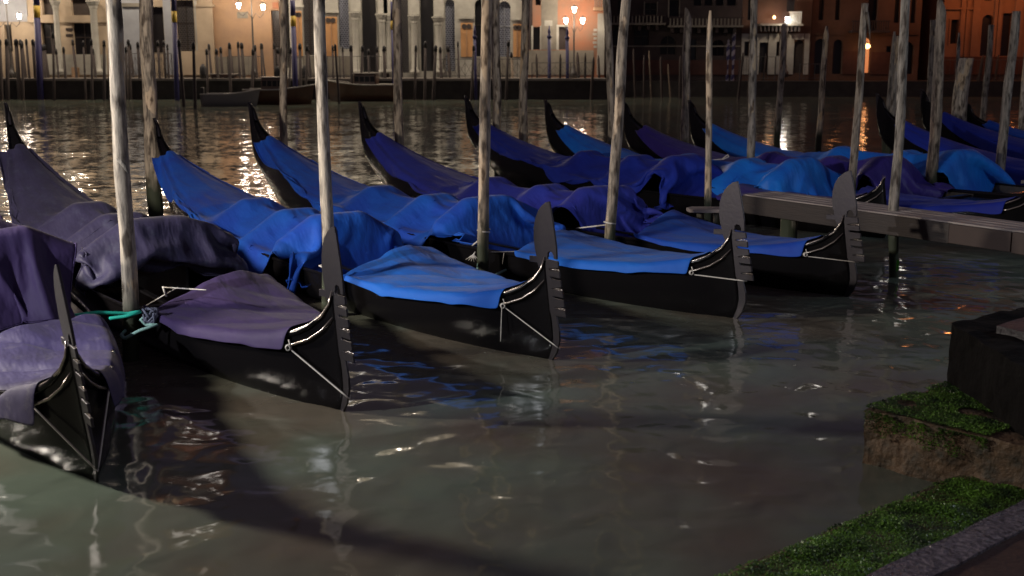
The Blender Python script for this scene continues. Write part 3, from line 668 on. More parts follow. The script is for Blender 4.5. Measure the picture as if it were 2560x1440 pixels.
def stone(name, poly, z0, z1, m, label, rough_=.02):
    """irregular worn stone block"""
    bm = bmesh.new(); n = len(poly)
    b = [bm.verts.new((p[0], p[1], z0)) for p in poly]; t = [bm.verts.new((p[0], p[1], z1)) for p in poly]
    bm.faces.new(b[::-1]); bm.faces.new(t)
    for i in range(n): bm.faces.new((b[i], b[(i+1)%n], t[(i+1)%n], t[i]))
    bmesh.ops.recalc_face_normals(bm, faces=bm.faces)
    bmesh.ops.triangulate(bm, faces=bm.faces)
    for _ in range(6):
        es = [e for e in bm.edges if e.calc_length() > .09]
        if not es: break
        bmesh.ops.subdivide_edges(bm, edges=es, cuts=1); bmesh.ops.triangulate(bm, faces=[f for f in bm.faces if len(f.verts) > 3])
    c = sum((v.co for v in bm.verts), Vector()) / len(bm.verts)
    for v in bm.verts:
        q = v.co; v.co = q + Vector((noise.noise(q*7), noise.noise(q*7 + Vector((9,0,0))), noise.noise(q*6 + Vector((0,9,0)))))*rough_ + Vector((noise.noise(q*2.3), noise.noise(q*2.3+Vector((5,0,0))), 0))*rough_*1.4
    me = bpy.data.meshes.new(name); bm.to_mesh(me); bm.free(); me.materials.append(m)
    o = bpy.data.objects.new(name, me); C.objects.link(o); return tag(o, label, 'stone step', 'stones of the landing steps')
stone('stone_step', [SP(-3,0), SP(3,0), SP(3,.66), SP(-3,.66)], -.6, .09, M_stone, 'lowest long landing step coated with bright green weed', .012)
stone('stone_step', [SP(-3,.665), SP(3,.665), SP(3,1.5), SP(-3,1.5)], -.6, .20, M_redst, 'reddish brown tread at the bottom right corner', .006)
stone('stone_nosing', [SP(-3,.60), SP(3,.60), SP(3,.80), SP(-3,.80)], .05, .215, M_conc, 'wet grey purple stone nosing along the mossy step', .009)
A_ = (2.28, 7.13)
def BQ(u, n): return (A_[0] + u*.78 + n*.70, A_[1] + u*.60 - n*.72)
stone('stone_block', [BQ(0,0), BQ(1.6,0), BQ(1.6,1.3), BQ(0,1.3)], -.6, .37, M_stone, 'brown stone block with a weedy top beside the water', .022)
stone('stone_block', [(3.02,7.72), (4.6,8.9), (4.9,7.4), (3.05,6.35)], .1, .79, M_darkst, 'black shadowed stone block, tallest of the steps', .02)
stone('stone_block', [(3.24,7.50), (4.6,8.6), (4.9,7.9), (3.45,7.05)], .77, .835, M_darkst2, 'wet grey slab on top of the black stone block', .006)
# weed: one ground-cover object of many small wet fronds
moss = MB(); rm = random.Random(9)
def frond(x, y, z, s):
    a = rm.random()*6.283; l = s*rm.uniform(.6,1.4); h = s*rm.uniform(.05,.7); wv = s*rm.uniform(.25,.55)
    ca, sa = math.cos(a), math.sin(a)
    moss.add([(x - sa*wv, y + ca*wv, z), (x + sa*wv, y - ca*wv, z), (x + ca*l*.6 + sa*wv*.9, y + sa*l*.6 - ca*wv*.9, z+h*.8), (x + ca*l*.6 - sa*wv*.9, y + sa*l*.6 + ca*wv*.9, z+h), (x + ca*l*1.2, y + sa*l*1.2, z+h*.45)], [(0,1,2,3),(3,2,4)])
for k in range(34000):
    u = rm.uniform(-.5, 2.6); n_ = rm.uniform(-.04, .62); d = noise.noise(Vector((u*5, n_*5, 2)))
    edge = .5 + .5*noise.noise(Vector((u*3, 7, 1)))
    if n_ < .02 + .05*edge and rm.random() < .4: continue
    x, y = SP(u, n_); frond(x, y, .096 + .022*max(0, d) + (.0 if n_ > .02 else -.03), .009 + .013*max(0, d + .3))
for k in range(13000):
    u = rm.uniform(-.01, 1.0); n_ = rm.uniform(-.01, .8); 
    if noise.noise(Vector((u*4, n_*4, 5))) < -.22 - .5*(.5-n_)*0: continue
    x, y = BQ(u, n_); frond(x, y, .386, .013)
for k in range(1600):
    n_ = rm.uniform(0, .8); dz = rm.random()**2*.16
    if noise.noise(Vector((n_*6, 3, dz*8))) < -.05: continue
    x, y = BQ(-.015, n_); frond(x, y, .36 - dz, .012)
M_moss = mat('wet_weed', (.13,.30,.025), rough=.42, col2=(.012,.034,.008), scale=5.5, spec=.5)
tag(moss.build('green_weed', M_moss), 'wet bright green weed covering the landing steps', kind='stuff', cat='weed')
# quay behind the viewer
tag(MB().box(-40, 40, -14, 2.6, -3, .93).build('quay', mat('quay_stone', (.22,.20,.18), rough=.7, var=.3, bump=.4)), 'stone quay the viewer stands on', kind='structure')

# ---------------------------------------------------------------- far bank
YQ = 71.0
def fx(px, Y, py=120): return at_y(px, py, Y).x
def fz(py, Y, px=1280): return at_y(px, py, Y).z
M_quayf = mat('far_quay_stone', (.045,.038,.032), rough=.8, var=.5, scale=1.5, bump=.4)
tag(MB().box(-90, fx(1520, YQ), YQ, YQ + 12, -3, 1.12).build('quay_wall', M_quayf), 'dark wet far quay wall', kind='structure')
tag(MB().box(fx(1520, YQ) + .01, 130, YQ + 4.5, YQ + 30, -3, 1.0).build('quay_wall', M_quayf), 'set back dark far quay wall', kind='structure')
tag(MB().box(-90, fx(1520, YQ), YQ - .12, YQ + 3.2, 1.124, 1.26).build('pavement', mat('istrian_paving', (.20,.175,.15), rough=.6, var=.3, scale=2)), 'pale stone quay paving on the far bank', kind='structure')
SX = dict(white=mat('istria_white', (.44,.42,.36), rough=.75, var=.35, scale=.8, bump=.2), cream=mat('plaster_cream', (.46,.36,.25), rough=.85, var=.25, scale=.7),
          grey=mat('wall_greywhite', (.34,.35,.37), rough=.85, var=.2, scale=.8), ochre=mat('plaster_ochre', (.40,.25,.14), rough=.9, col2=(.30,.19,.12), scale=.9),
          brick=mat('brick_red', (.40,.15,.075), rough=.9, col2=(.24,.16,.11), scale=.55, detail=8), stone=mat('base_stone', (.25,.225,.18), rough=.85, var=.35, scale=1.2),
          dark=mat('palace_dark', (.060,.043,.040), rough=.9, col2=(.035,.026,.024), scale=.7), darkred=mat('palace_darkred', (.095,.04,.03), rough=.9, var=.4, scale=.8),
          brown=mat('palace_brown', (.13,.07,.045), rough=.9, var=.4, scale=.5), church=mat('church_stone', (.27,.15,.095), rough=.85, var=.25, scale=.6),
          orange=mat('orange_panel', (.52,.27,.11), rough=.8, var=.2, scale=1.5))
M_pane = mat('window_pane', (.014,.013,.015), rough=.45, spec=.2)
M_shut = mat('shutter_wood', (.05,.035,.028), rough=.7, var=.3)
def lattice_mat(name, col, back, sc):
    m = bpy.data.materials.new(name); m.use_nodes = True; n = m.node_tree; L = n.links; b = n.nodes['Principled BSDF']
    tc = n.nodes.new('ShaderNodeTexCoord'); mp = n.nodes.new('ShaderNodeMapping'); mp.inputs['Rotation'].default_value = (R(90), 0, 0); L.new(tc.outputs['Object'], mp.inputs[0])
    br = n.nodes.new('ShaderNodeTexBrick'); br.inputs['Scale'].default_value = sc; br.inputs['Mortar Size'].default_value = .045; br.inputs['Brick Width'].default_value = .4; br.inputs['Row Height'].default_value = .3
    br.inputs['Color1'].default_value = (*back, 1); br.inputs['Color2'].default_value = tuple(c*1.5 for c in back) + (1,); br.inputs['Mortar'].default_value = (*col, 1)
    L.new(mp.outputs[0], br.inputs['Vector']); L.new(br.outputs['Color'], b.inputs['Base Color']); b.inputs['Roughness'].default_value = .4; return m
M_lat = lattice_mat('leaded_lattice', (.30,.31,.36), (.05,.055,.075), 2.4)
M_latd = lattice_mat('leaded_lattice_dark', (.10,.09,.085), (.02,.018,.018), 2.4)
def facade(name, p0, p1, Y, m, label, openings, top=15, cat='building', base=1.0, depth=9, upper=None, basem=None, base_py=None):
    """wall with real recessed openings; openings = (px0, px1, pytop, pybottom, kind, arch)"""
    X0, X1 = fx(p0, Y), fx(p1, Y); root = empty(name, ((X0+X1)/2, Y, base), 0, label=label, cat=cat); cx = (X0+X1)/2
    ops = []
    for a, b, t, u, kind, arch in openings:
        zz0 = max(fz(u, Y), base + .02); zz1 = fz(t, Y); ops.append((fx(a, Y, (t+u)/2), fx(b, Y, (t+u)/2), zz0, zz1, kind, arch))
    if upper:                                   # rows above the picture's top edge
        stp, wd_, zs_ = upper
        for z0, z1 in zs_:
            x = X0 + stp*.5
            while x < X1 - stp*.3:
                ops.append((x - wd_/2, x + wd_/2, z0, z1, 'pane', 1)); x += stp
    xs = sorted({X0, X1} | {min(max(v, X0), X1) for o in ops for v in o[:2]}); zs = sorted({base, top} | {v for o in ops for v in o[2:4]})
    w = MB(); wb = MB(); zb = fz(base_py, Y) if base_py else -9
    for i in range(len(xs)-1):
        for j in range(len(zs)-1):
            mx, mz = (xs[i]+xs[i+1])/2, (zs[j]+zs[j+1])/2
            if any(o[0] < mx < o[1] and o[2] < mz < o[3] for o in ops): continue
            w.add([(xs[i]-cx,0,zs[j]-base),(xs[i+1]-cx,0,zs[j]-base),(xs[i+1]-cx,0,zs[j+1]-base),(xs[i]-cx,0,zs[j+1]-base)], [(0,1,2,3)])
    dp = .38
    for x0, x1, z0, z1, kind, arch in ops:
        a, b, c, d = x0-cx, x1-cx, z0-base, z1-base
        w.add([(a,0,c),(a,0,d),(a,dp,d),(a,dp,c)], [(0,1,2,3)]); w.add([(b,0,c),(b,0,d),(b,dp,d),(b,dp,c)], [(0,1,2,3)])
        w.add([(a,0,d),(b,0,d),(b,dp,d),(a,dp,d)], [(0,1,2,3)]); w.add([(a,0,c),(b,0,c),(b,dp,c),(a,dp,c)], [(0,1,2,3)])
        if arch:                                # round the head with two spandrels
            rr_ = (b-a)/2; mc = (a+b)/2; n = 8
            for sg in (-1, 1):
                pts = [(mc + sg*rr_, 0.003, d)] + [(mc + sg*rr_*math.cos(t*math.pi/2/n), .003, d - rr_ + rr_*math.sin(t*math.pi/2/n)) for t in range(n+1)]
                q = len(pts); w.add(pts + [(x, dp, z) for x, y, z in pts], [tuple(range(q)), tuple(range(q, 2*q))] + [(k,(k+1)%q,q+(k+1)%q,q+k) for k in range(q)])
    w.add([(X0-cx,0,0),(X0-cx,0,top-base),(X0-cx,depth,top-base),(X0-cx,depth,0)], [(0,1,2,3)]); w.add([(X1-cx,0,0),(X1-cx,0,top-base),(X1-cx,depth,top-base),(X1-cx,depth,0)], [(0,1,2,3)])
    w.add([(X0-cx,depth,0),(X0-cx,depth,top-base),(X1-cx,depth,top-base),(X1-cx,depth,0)], [(0,1,2,3)])
    w.build('wall', m, root)
    MB().box(X0-cx-.2, X1-cx+.2, -.35, depth, top-base+.003, top-base+.3).build('roof', SX['stone'], root)
    for x0, x1, z0, z1, kind, arch in ops:
        a, b, c, d = x0-cx, x1-cx, z0-base, z1-base
        nm, mm = {'pane':('window', M_pane), 'lat':('window', M_lat), 'latd':('window', M_latd), 'door':('door', M_shut), 'dark':('doorway', M_dark), 'shut':('shutter', M_shut), 'red':('doorway', emis('doorway_glow', (1,.28,.07), .55)), 'warm':('window', emis('lit_window_warm', (1,.55,.25), .5))}[kind]
        o = MB().box(a+.004, b-.004, dp-.06, dp-.02, c+.004, d-.004).build(nm, mm, root)
        if kind in ('pane', 'lat', 'latd') and (b-a) > .7:
            f = MB().box((a+b)/2-.03, (a+b)/2+.03, dp-.10, dp-.064, c+.01, d-.01)
            z = c + (d-c)*.55; f.box(a+.01, b-.01, dp-.10, dp-.066, z-.03, z+.03); f.build('glazing_bar', SX['grey'] if kind == 'lat' else M_shut, o)
    return root, cx, base
def fbox(rt, name, a, b, t, u, m, out=.1, inn=-.003, bevel=0, Y=None):
    root, cx, base = rt; Y = root.location.y
    x0, x1 = fx(a, Y, (t+u)/2) - cx, fx(b, Y, (t+u)/2) - cx
    return MB().box(x0, x1, -out, inn, max(fz(u, Y) - base, .02), fz(t, Y) - base).build(name, m, root, bevel=bevel)
def column(rt, px, hw, t, u, m, cap=22, out=.5):
    root, cx, base = rt; Y = root.location.y; x = fx(px, Y, (t+u)/2) - cx; r = hw / F * Y; z0 = max(fz(u, Y) - base, .26); z1 = fz(t, Y) - base; h = cap/40
    c = MB().lathe([(r*1.5,z0),(r*1.5,z0+.12),(r*1.25,z0+.2),(r,z0+.28),(r*.9,z1-h),(r*1.0,z1-h+.05),(r*1.05,z1-h+.08)], x, -out, 14).build('column', m, root, smooth=True)
    MB().lathe([(r*1.0,z1-h+.083),(r*1.2,z1-h*.75),(r*1.25,z1-h*.55),(r*1.6,z1-h*.35),(r*1.75,z1-.1),(r*1.95,z1-.09),(r*1.95,z1)], x, -out, 8).build('capital', m, c)
    return c
YB = YQ + 3.2
# -- building A: columned palace, left
A = facade('palace', -330, 536, YB, SX['cream'], 'pale palace with slender round columns on its ground floor, at far left',
    [(12,30,62,128,'dark',0),(-60,-20,40,170,'lat',1),(105,143,-8,37,'shut',0),(105,143,58,135,'pane',0),(178,230,-8,38,'shut',0),(183,234,58,137,'pane',0),(375,410,17,132,'dark',0),(440,486,0,128,'latd',0),(330,345,-30,-5,'pane',0)],
    upper=(2.6, 1.1, [(7.4,9.8),(11.2,13.4)]), top=15)
for p, hw in ((152, 7), (245, 9)): column(A, p, hw, 2, 182, SX['white'], cap=24)
fbox(A, 'plinth', 100, 268, 136, 187, SX['white'], .06); fbox(A, 'cornice', 70, 268, 40, 56, SX['cream'], .12)
fbox(A, 'panel', 296, 374, -20, 187, SX['grey'], .05); fbox(A, 'lintel', 305, 350, 8, 17, SX['stone'], .16)
fbox(A, 'pilaster', 411, 430, -60, 187, SX['grey'], .10); fbox(A, 'pilaster', 494, 534, 17, 127, SX['cream'], .18); fbox(A, 'pilaster_cap', 491, 537, 12, 17, SX['cream'], .24)
fbox(A, 'plinth', 443, 537, 128, 187, SX['cream'], .22); fbox(A, 'fluted_post', 487, 493, -60, 127, SX['white'], .14)
fbox(A, 'panel', -70, 66, -60, 54, SX['grey'], .05); fbox(A, 'letter_board', 165, 183, 70, 77, M_shut, .04); fbox(A, 'letter_board', 165, 183, 85, 91, M_shut, .04)
MB().box(fx(182,YB)-A[1], fx(196,YB)-A[1], -.5, -.1, .26, .9).build('step', SX['ochre'], A[0]); 
# -- building B: ochre house with lamp
B = facade('house', 537, 702, YB + .02, SX['ochre'], 'plain ochre plaster house behind the twin lantern lamp post',
    [(680,701,26,178,'latd',0),(560,590,-70,-20,'pane',0),(620,650,-70,-20,'pane',0)], upper=(2.1, .9, [(7.4,9.2),(11.2,13)]), top=14)
fbox(B, 'plinth', 537, 632, 142, 187, SX['stone'], .05); fbox(B, 'plaque', 681, 696, 6, 22, SX['brick'], .05); fbox(B, 'plaque', 593, 620, 30, 46, SX['stone'], .04)
# -- building C: arcaded palace
Cc = facade('palace', 703, 1309, YB, SX['white'], 'white arcaded palace with carved capitals and orange wall panels, in the middle',
    [(757,787,-20,138,'latd',0),(846,872,-20,122,'lat',0),(905,941,-20,180,'dark',0),(978,986,-20,122,'lat',1),(1001,1021,-20,182,'latd',1),(1051,1084,-20,178,'dark',1),(1113,1137,-2,178,'lat',1),(1187,1221,-3,141,'pane',1),(1246,1276,3,142,'lat',1),(715,724,-20,170,'latd',0)],
    upper=(2.0, 1.1, [(7.6,10.2),(11.6,13.8)]), top=16)
for a, b, c0_ in ((738,756,28),(814,844,42),(1152,1182,57),(1283,1303,60)):
    fbox(Cc, 'orange_panel', a, b, c0_, 142, SX['orange'], .05); fbox(Cc, 'pilaster_cap', a-5, b+4, c0_-16, c0_-10, SX['white'], .16)
    m_ = (a+b)/2; fbox(Cc, 'tracery', m_-.9, m_+.9, c0_+14, 140, SX['ochre'], .09)
    for q in (a + (b-a)*.3, a + (b-a)*.7):
        MB().lathe([(.16, 0), (.16, .04)], 0, 0, 10).build('rosette', M_shut, Cc[0], loc=(fx(q, YB) - Cc[1], -.055, fz(c0_+9, YB) - Cc[2])).rotation_euler = (R(90), 0, 0)
for p, t, hw in ((891,30,8),(958,35,9),(1037,38,8),(1098,42,9),(972,38,6)):
    column(Cc, p, hw, t, 183, SX['white'], cap=26, out=.32); fbox(Cc, 'impost', p-12, p+12, t-60, t-1, SX['white'], .42, -.006)
fbox(Cc, 'plinth', 758, 880, 142, 187, SX['stone'], .07); fbox(Cc, 'plinth', 1186, 1282, 143, 187, SX['stone'], .07)
fbox(Cc, 'pilaster', 1204, 1238, -40, 142, SX['white'], .12); fbox(Cc, 'notice', 852, 858, 118, 131, SX['white'], .03); fbox(Cc, 'notice', 1114, 1120, 124, 136, SX['white'], .03)
# -- building D: brick house with quoins
D = facade('house', 1310, 1512, YB - .3, SX['brick'], 'worn brick and stone house with white corner quoins behind the triple lantern',
    [(1333,1350,67,124,'dark',0),(1339,1352,-20,13,'pane',0),(1397,1419,67,124,'shut',0),(1430,1470,-70,-25,'pane',0)], upper=(2.2, .9, [(7.2,9.2),(10.8,12.6)]), top=14)
fbox(D, 'plinth', 1311, 1484, 126, 187, SX['stone'], .05); fbox(D, 'plaster_patch', 1353, 1394, -20, 124, SX['stone'], .015); fbox(D, 'plaster_patch', 1311, 1331, -20, 124, SX['dark'], .012)
fbox(D, 'window_frame', 1391, 1397, 62, 125, SX['white'], .06); fbox(D, 'window_frame', 1328, 1333, 64, 125, SX['white'], .06); fbox(D, 'window_frame', 1350, 1353, 64, 125, SX['white'], .06); fbox(D, 'window_frame', 1391, 1421, 62, 67, SX['white'], .063)
fbox(D, 'plaque', 1361, 1381, 51, 65, SX['white'], .04); fbox(D, 'corner_post', 1493, 1511, 34, 187, SX['white'], .06)
for k in range(5): fbox(D, 'quoin', 1484 - 2*(k % 2), 1492, 80 + k*10.5 - 8, 80 + k*10.5 - 2, SX['white'], .055)
bl = fbox(D, 'balcony', 1483, 1512, 19, 27, SX['ochre'], .8)
for k in range(6): fbox(D, 'baluster', 1485 + k*4.6, 1487 + k*4.6, -14, 19, SX['stone'], .72, -.62)
# -- dark palaces
YD = YB + 3.0
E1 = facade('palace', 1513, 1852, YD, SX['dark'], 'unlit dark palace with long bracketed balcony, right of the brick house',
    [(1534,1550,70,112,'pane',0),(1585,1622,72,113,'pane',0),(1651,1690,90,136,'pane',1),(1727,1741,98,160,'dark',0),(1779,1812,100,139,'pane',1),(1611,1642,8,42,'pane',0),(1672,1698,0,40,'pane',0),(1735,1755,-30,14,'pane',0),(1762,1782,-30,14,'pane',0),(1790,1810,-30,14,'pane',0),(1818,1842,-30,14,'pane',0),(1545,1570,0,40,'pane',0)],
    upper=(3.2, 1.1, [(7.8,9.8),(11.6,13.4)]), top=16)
for a, b, t in ((1520,1660,46),(1668,1852,52)):
    fbox(E1, 'balcony', a, b, t+12, t+17, SX['stone'], .9); fbox(E1, 'balcony_rail', a, b, t-8, t-5, SX['dark'], .9, -.8)
    for k in range(int((b-a)/9)): fbox(E1, 'baluster', a + 2 + k*9, a + 5 + k*9, t-5, t+12, SX['stone'], .87, -.8)
    for k in range(int((b-a)/22)): fbox(E1, 'bracket', a + 6 + k*22, a + 14 + k*22, t+17, t+30, SX['dark'], .7)
for a, b, t, u in ((1609,1644,4,45),(1670,1700,0,43)): fbox(E1, 'window_frame', a, a+3, t, u, SX['stone'], .05); fbox(E1, 'window_frame', b-2, b, t, u, SX['stone'], .05)
fbox(E1, 'wall_band', 1513, 1852, 114, 117, SX['stone'], .04); fbox(E1, 'plinth', 1513, 1852, 150, 187, SX['darkred'], .06)
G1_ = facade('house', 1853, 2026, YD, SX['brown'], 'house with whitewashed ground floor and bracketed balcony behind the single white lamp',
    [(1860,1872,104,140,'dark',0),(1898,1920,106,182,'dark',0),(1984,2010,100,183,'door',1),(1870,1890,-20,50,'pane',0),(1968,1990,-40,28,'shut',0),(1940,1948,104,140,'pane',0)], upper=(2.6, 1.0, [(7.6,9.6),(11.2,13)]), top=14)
for a, b in ((1853,1860),(1872,1898),(1920,1940),(1948,1984),(2010,2022)): fbox(G1_, 'whitewash', a, b, 84, 186, SX['white'], .05)
for a, b, t, u in ((1860,1872,84,104),(1898,1920,84,106),(1984,2010,84,99),(1940,1948,84,104),(1860,1872,140,186),(1940,1948,140,186)): fbox(G1_, 'whitewash', a, b, t, u, SX['white'], .048)
fbox(G1_, 'balcony', 1893, 2000, 60, 65, SX['stone'], .9)
for k in range(11): fbox(G1_, 'bracket', 1895 + k*9.5, 1899 + k*9.5, 65, 79, SX['dark'], .75)
for k in range(8): fbox(G1_, 'baluster', 1967 + k*3.8, 1969 + k*3.8, 33, 60, SX['white'], .86, -.8)
fbox(G1_, 'balcony_rail', 1965, 1997, 30, 33, SX['white'], .9, -.78)
H1 = facade('palace', 2027, 2298, YD + .4, SX['brown'], 'brown palace with arched ground floor doorways lit from within',
    [(2036,2062,97,185,'dark',1),(2082,2106,99,185,'dark',1),(2145,2176,93,182,'red',1),(2250,2284,105,185,'dark',1),(2048,2060,-20,50,'pane',0),(2089,2101,-20,50,'pane',0),(2170,2194,-20,80,'pane',0),(2237,2249,-20,57,'pane',0),(2278,2290,-20,57,'pane',0),(2215,2228,115,160,'dark',0)],
    upper=(3.0, 1.1, [(7.6,9.8),(11.4,13.4)]), top=15)
fbox(H1, 'balcony', 2122, 2216, 77, 82, SX['dark'], .8); fbox(H1, 'balcony_rail', 2122, 2216, 52, 55, SX['dark'], .8, -.7)
for k in range(16): fbox(H1, 'baluster', 2124 + k*5.8, 2126 + k*5.8, 55, 77, SX['dark'], .78, -.7)
fbox(H1, 'string_course', 2027, 2298, 83, 87, SX['brown'], .08); fbox(H1, 'plinth', 2106, 2144, 128, 186, SX['darkred'], .05); fbox(H1, 'plinth', 2177, 2249, 130, 186, SX['darkred'], .05)
I1 = facade('church', 2352, 2900, YD + 1.5, SX['church'], 'orange lit church front with pilasters and arched niche at the right',
    [(2376,2395,49,109,'pane',0),(2453,2481,37,140,'dark',1),(2504,2528,33,140,'dark',0),(2462,2480,-30,2,'pane',0),(2600,2640,30,140,'dark',1)], top=17, upper=(3.4, 1.2, [(8.2,10.8)]))
for a, b in ((2400,2412),(2414,2421),(2430,2448),(2484,2492),(2494,2503),(2535,2556)): fbox(I1, 'pilaster', a, b, -60, 142, SX['church'], .16, bevel=.02)
fbox(I1, 'string_course', 2352, 2430, 20, 24, SX['church'], .22); fbox(I1, 'window_frame', 2372, 2376, 46, 111, SX['church'], .07); fbox(I1, 'window_frame', 2395, 2399, 46, 111, SX['church'], .07); fbox(I1, 'plinth', 2352, 2900, 142, 186, SX['darkred'], .25)
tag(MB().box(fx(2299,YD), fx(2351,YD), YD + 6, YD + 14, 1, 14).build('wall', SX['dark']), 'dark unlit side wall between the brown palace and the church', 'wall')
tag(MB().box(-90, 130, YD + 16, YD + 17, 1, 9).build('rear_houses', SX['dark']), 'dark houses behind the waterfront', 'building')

# ---------------------------------------------------------------- lamps on the far bank
M_bulb = emis('lantern_glass', (1, .84, .70), 60); M_bulbw = emis('lantern_white', (.90, .95, 1), 60); M_lampm = mat('lamp_iron', (.05,.045,.04), rough=.5)
def light(name, loc, e, col, r=.15, parent=None):
    l = bpy.data.lights.new(name, 'POINT'); l.energy = e; l.color = col; l.shadow_soft_size = r
    o = bpy.data.objects.new(name, l); C.objects.link(o); o.location = loc
    if parent: o.parent = parent
    return o
def lantern(root, x, z, e, mb=M_bulb, col=(1,.80,.60), k=1.0, y=0):
    b = MB().lathe([(.07*k,z-.16*k),(.13*k,z+.12*k),(.11*k,z+.15*k)], x, y, 8).build('lantern_glass', mb, root, smooth=True)
    MB().lathe([(.04*k,z-.24*k),(.085*k,z-.165*k)], x, y, 8).build('lantern_base', M_lampm, b); MB().lathe([(.14*k,z+.152*k),(.02*k,z+.30*k)], x, y, 8).build('lantern_cap', M_lampm, b)
    light('lamp_light', (x, y - .42, z - .05), e, col, .12, root)
def lamp_post(px, ptop, pbase, Y, label, arms, e, centre=True):
    b = at_y(px, pbase, Y); zt = fz(ptop, Y); root = empty('street_lamp', (b.x, Y, 1.26), 0, label=label, cat='street lamp'); h = zt - 1.26
    MB().lathe([(.24,0),(.24,.35),(.14,.42),(.12,.7),(.06,.85),(.05,h*.7),(.035,h-.25)], 0, 0, 12).build('post', M_lampm, root, smooth=True)
    if centre: lantern(root, 0, h, e)
    for dx, pz in arms:
        z = fz(pz, Y) - 1.26; x = dx / F * Y
        MB().tube([(0,0,z-.75),(x*.35,0,z-.35),(x*.7,0,z-.62),(x,0,z-.42),(x,0,z-.22)], .025, 6).build('arm', M_lampm, root, smooth=True)
        lantern(root, x, z, e)
lamp_post(1434, 24, 184, YQ + 1.6, 'triple lantern iron lamp post glowing in front of the brick house', [(-20, 52), (21, 52)], 55)
lamp_post(636, -14, 184, YQ + 1.6, 'iron lamp post with two glowing side lanterns before the ochre house', [(-31, 14), (28, 18)], 62)
lamp_post(30, 0, 184, YQ + 1.6, 'lamp post with glowing side lanterns at the far left edge', [(-26, 42), (29, 41)], 50)
lamp_post(1962, 50, 184, YD - 1.2, 'single white street lamp shining beside the whitewashed house', [], 75)
for o in bpy.data.objects:
    if o.name.startswith('lantern_glass') and o.parent and 'single white' in o.parent.get('label', ''): o.data.materials[0] = M_bulbw
# unseen lanterns added above the frame to brighten the fronts and their reflection
def wall_lamp(px, z, Y, e, label, col=(1,.84,.66), mb=M_bulb, k=1., out=1.3):
    x = fx(px, Y, 0); root = empty('unseen_lantern', (x, Y - out, z), 0, label=label, cat='wall lantern', group='unseen lanterns above the quay')
    MB().tube([(0, out, -.1), (0, out*.5, .35), (0, 0, .42), (0, 0, .3)], .03, 6).build('bracket', M_lampm, root, smooth=True)
    lantern(root, 0, 0, e, mb, col, k)
    for ch in root.children:
        if ch.type == 'LIGHT': ch.data.shadow_soft_size = .5
for px, wh in ((-120,'beyond the left edge'),(200,'above the slender columns'),(400,'above the lattice door'),(800,'above the first orange panels'),(1000,'above the middle arches'),(1215,'above the right arches')):
    wall_lamp(px, 11.2, YB, 1500, 'added unseen lantern high on the palace front ' + wh, out=3.4)
for px in (1420,): wall_lamp(px, 6.9, YB - .3, 120, 'added unseen lantern high on the brick house')
for px, wh in ((2400,'left'),(2520,'middle'),(2700,'far right')): wall_lamp(px, 7.2, YD + 1.5, 190, 'orange flood lantern on the church front, ' + wh, col=(1,.30,.07), mb=emis('lantern_sodium', (1,.36,.12), 7), out=3)
wall_lamp(2262, 6.8, YD + .4, 36, 'unseen orange lantern on the brown palace front', col=(1,.34,.10), mb=emis('lantern_sodium', (1,.36,.12), 7), out=2)
wall_lamp(2080, 6.8, YD + .4, 20, 'unseen orange lantern over the arched doorways', col=(1,.34,.10), mb=emis('lantern_sodium', (1,.36,.12), 7), out=2)
x = at_y(2165, 117, YD); rt_ = empty('door_lantern', (x.x, YD - .3, x.z), label='small warm lantern glowing over the arched doorway', cat='wall lantern'); MB().lathe([(.05,-.14),(.19,-.03),(.19,.1),(.06,.2)], 0, 0, 10).build('lantern_glass', emis('lantern_amber', (1,.50,.18), 6), rt_, smooth=True); MB().tube([(0,0,.2),(0,.2,.35),(0,.6,.35)], .02, 6).build('bracket', M_lampm, rt_); light('lamp_light', (0,-.35,0), 12, (1,.4,.15), .1, rt_)
x = at_y(1932, 44, YD); rt_ = empty('door_lantern', (x.x, YD - .4, x.z), label='small amber lantern on the balcony of the whitewashed house', cat='wall lantern'); MB().lathe([(.04,-.1),(.1,0),(.03,.12)], 0, 0, 8).build('lantern_glass', emis('lantern_amber', (1,.50,.18), 6), rt_, smooth=True); MB().tube([(0,0,.12),(0,.3,.2)], .02, 6).build('bracket', M_lampm, rt_); light('lamp_light', (0,-.35,0), 16, (1,.45,.18), .1, rt_)
# unseen lamps added at roof height to give streak reflections in the near water
for px, z0, wd_, wh_ in ((385,23.0,.6,'the columned palace'),(838,15.6,.4,'the left arches'),(1320,15.4,.45,'the brick house'),(1812,16.2,.45,'the dark palace'),(2085,12.0,.45,'the arched doorways'),(2300,11.2,.4,'the dark gap')):
    rt_ = empty('streak_lamp', (fx(px, YB, -400)*1.0, YB - .5, z0), label='added unseen lamp at roof height over ' + wh_, cat='lamp', group='added roof height lamps')
    wd_ *= .65; MB().box(-wd_/2, wd_/2, -.12, .0, 0, .6).build('lamp_glass', emis('streak_lamp_glass', (1,.93,.84), 14), rt_); MB().box(-wd_/2-.05, wd_/2+.05, .003, .5, -.05, .75).build('housing', M_lampm, rt_)

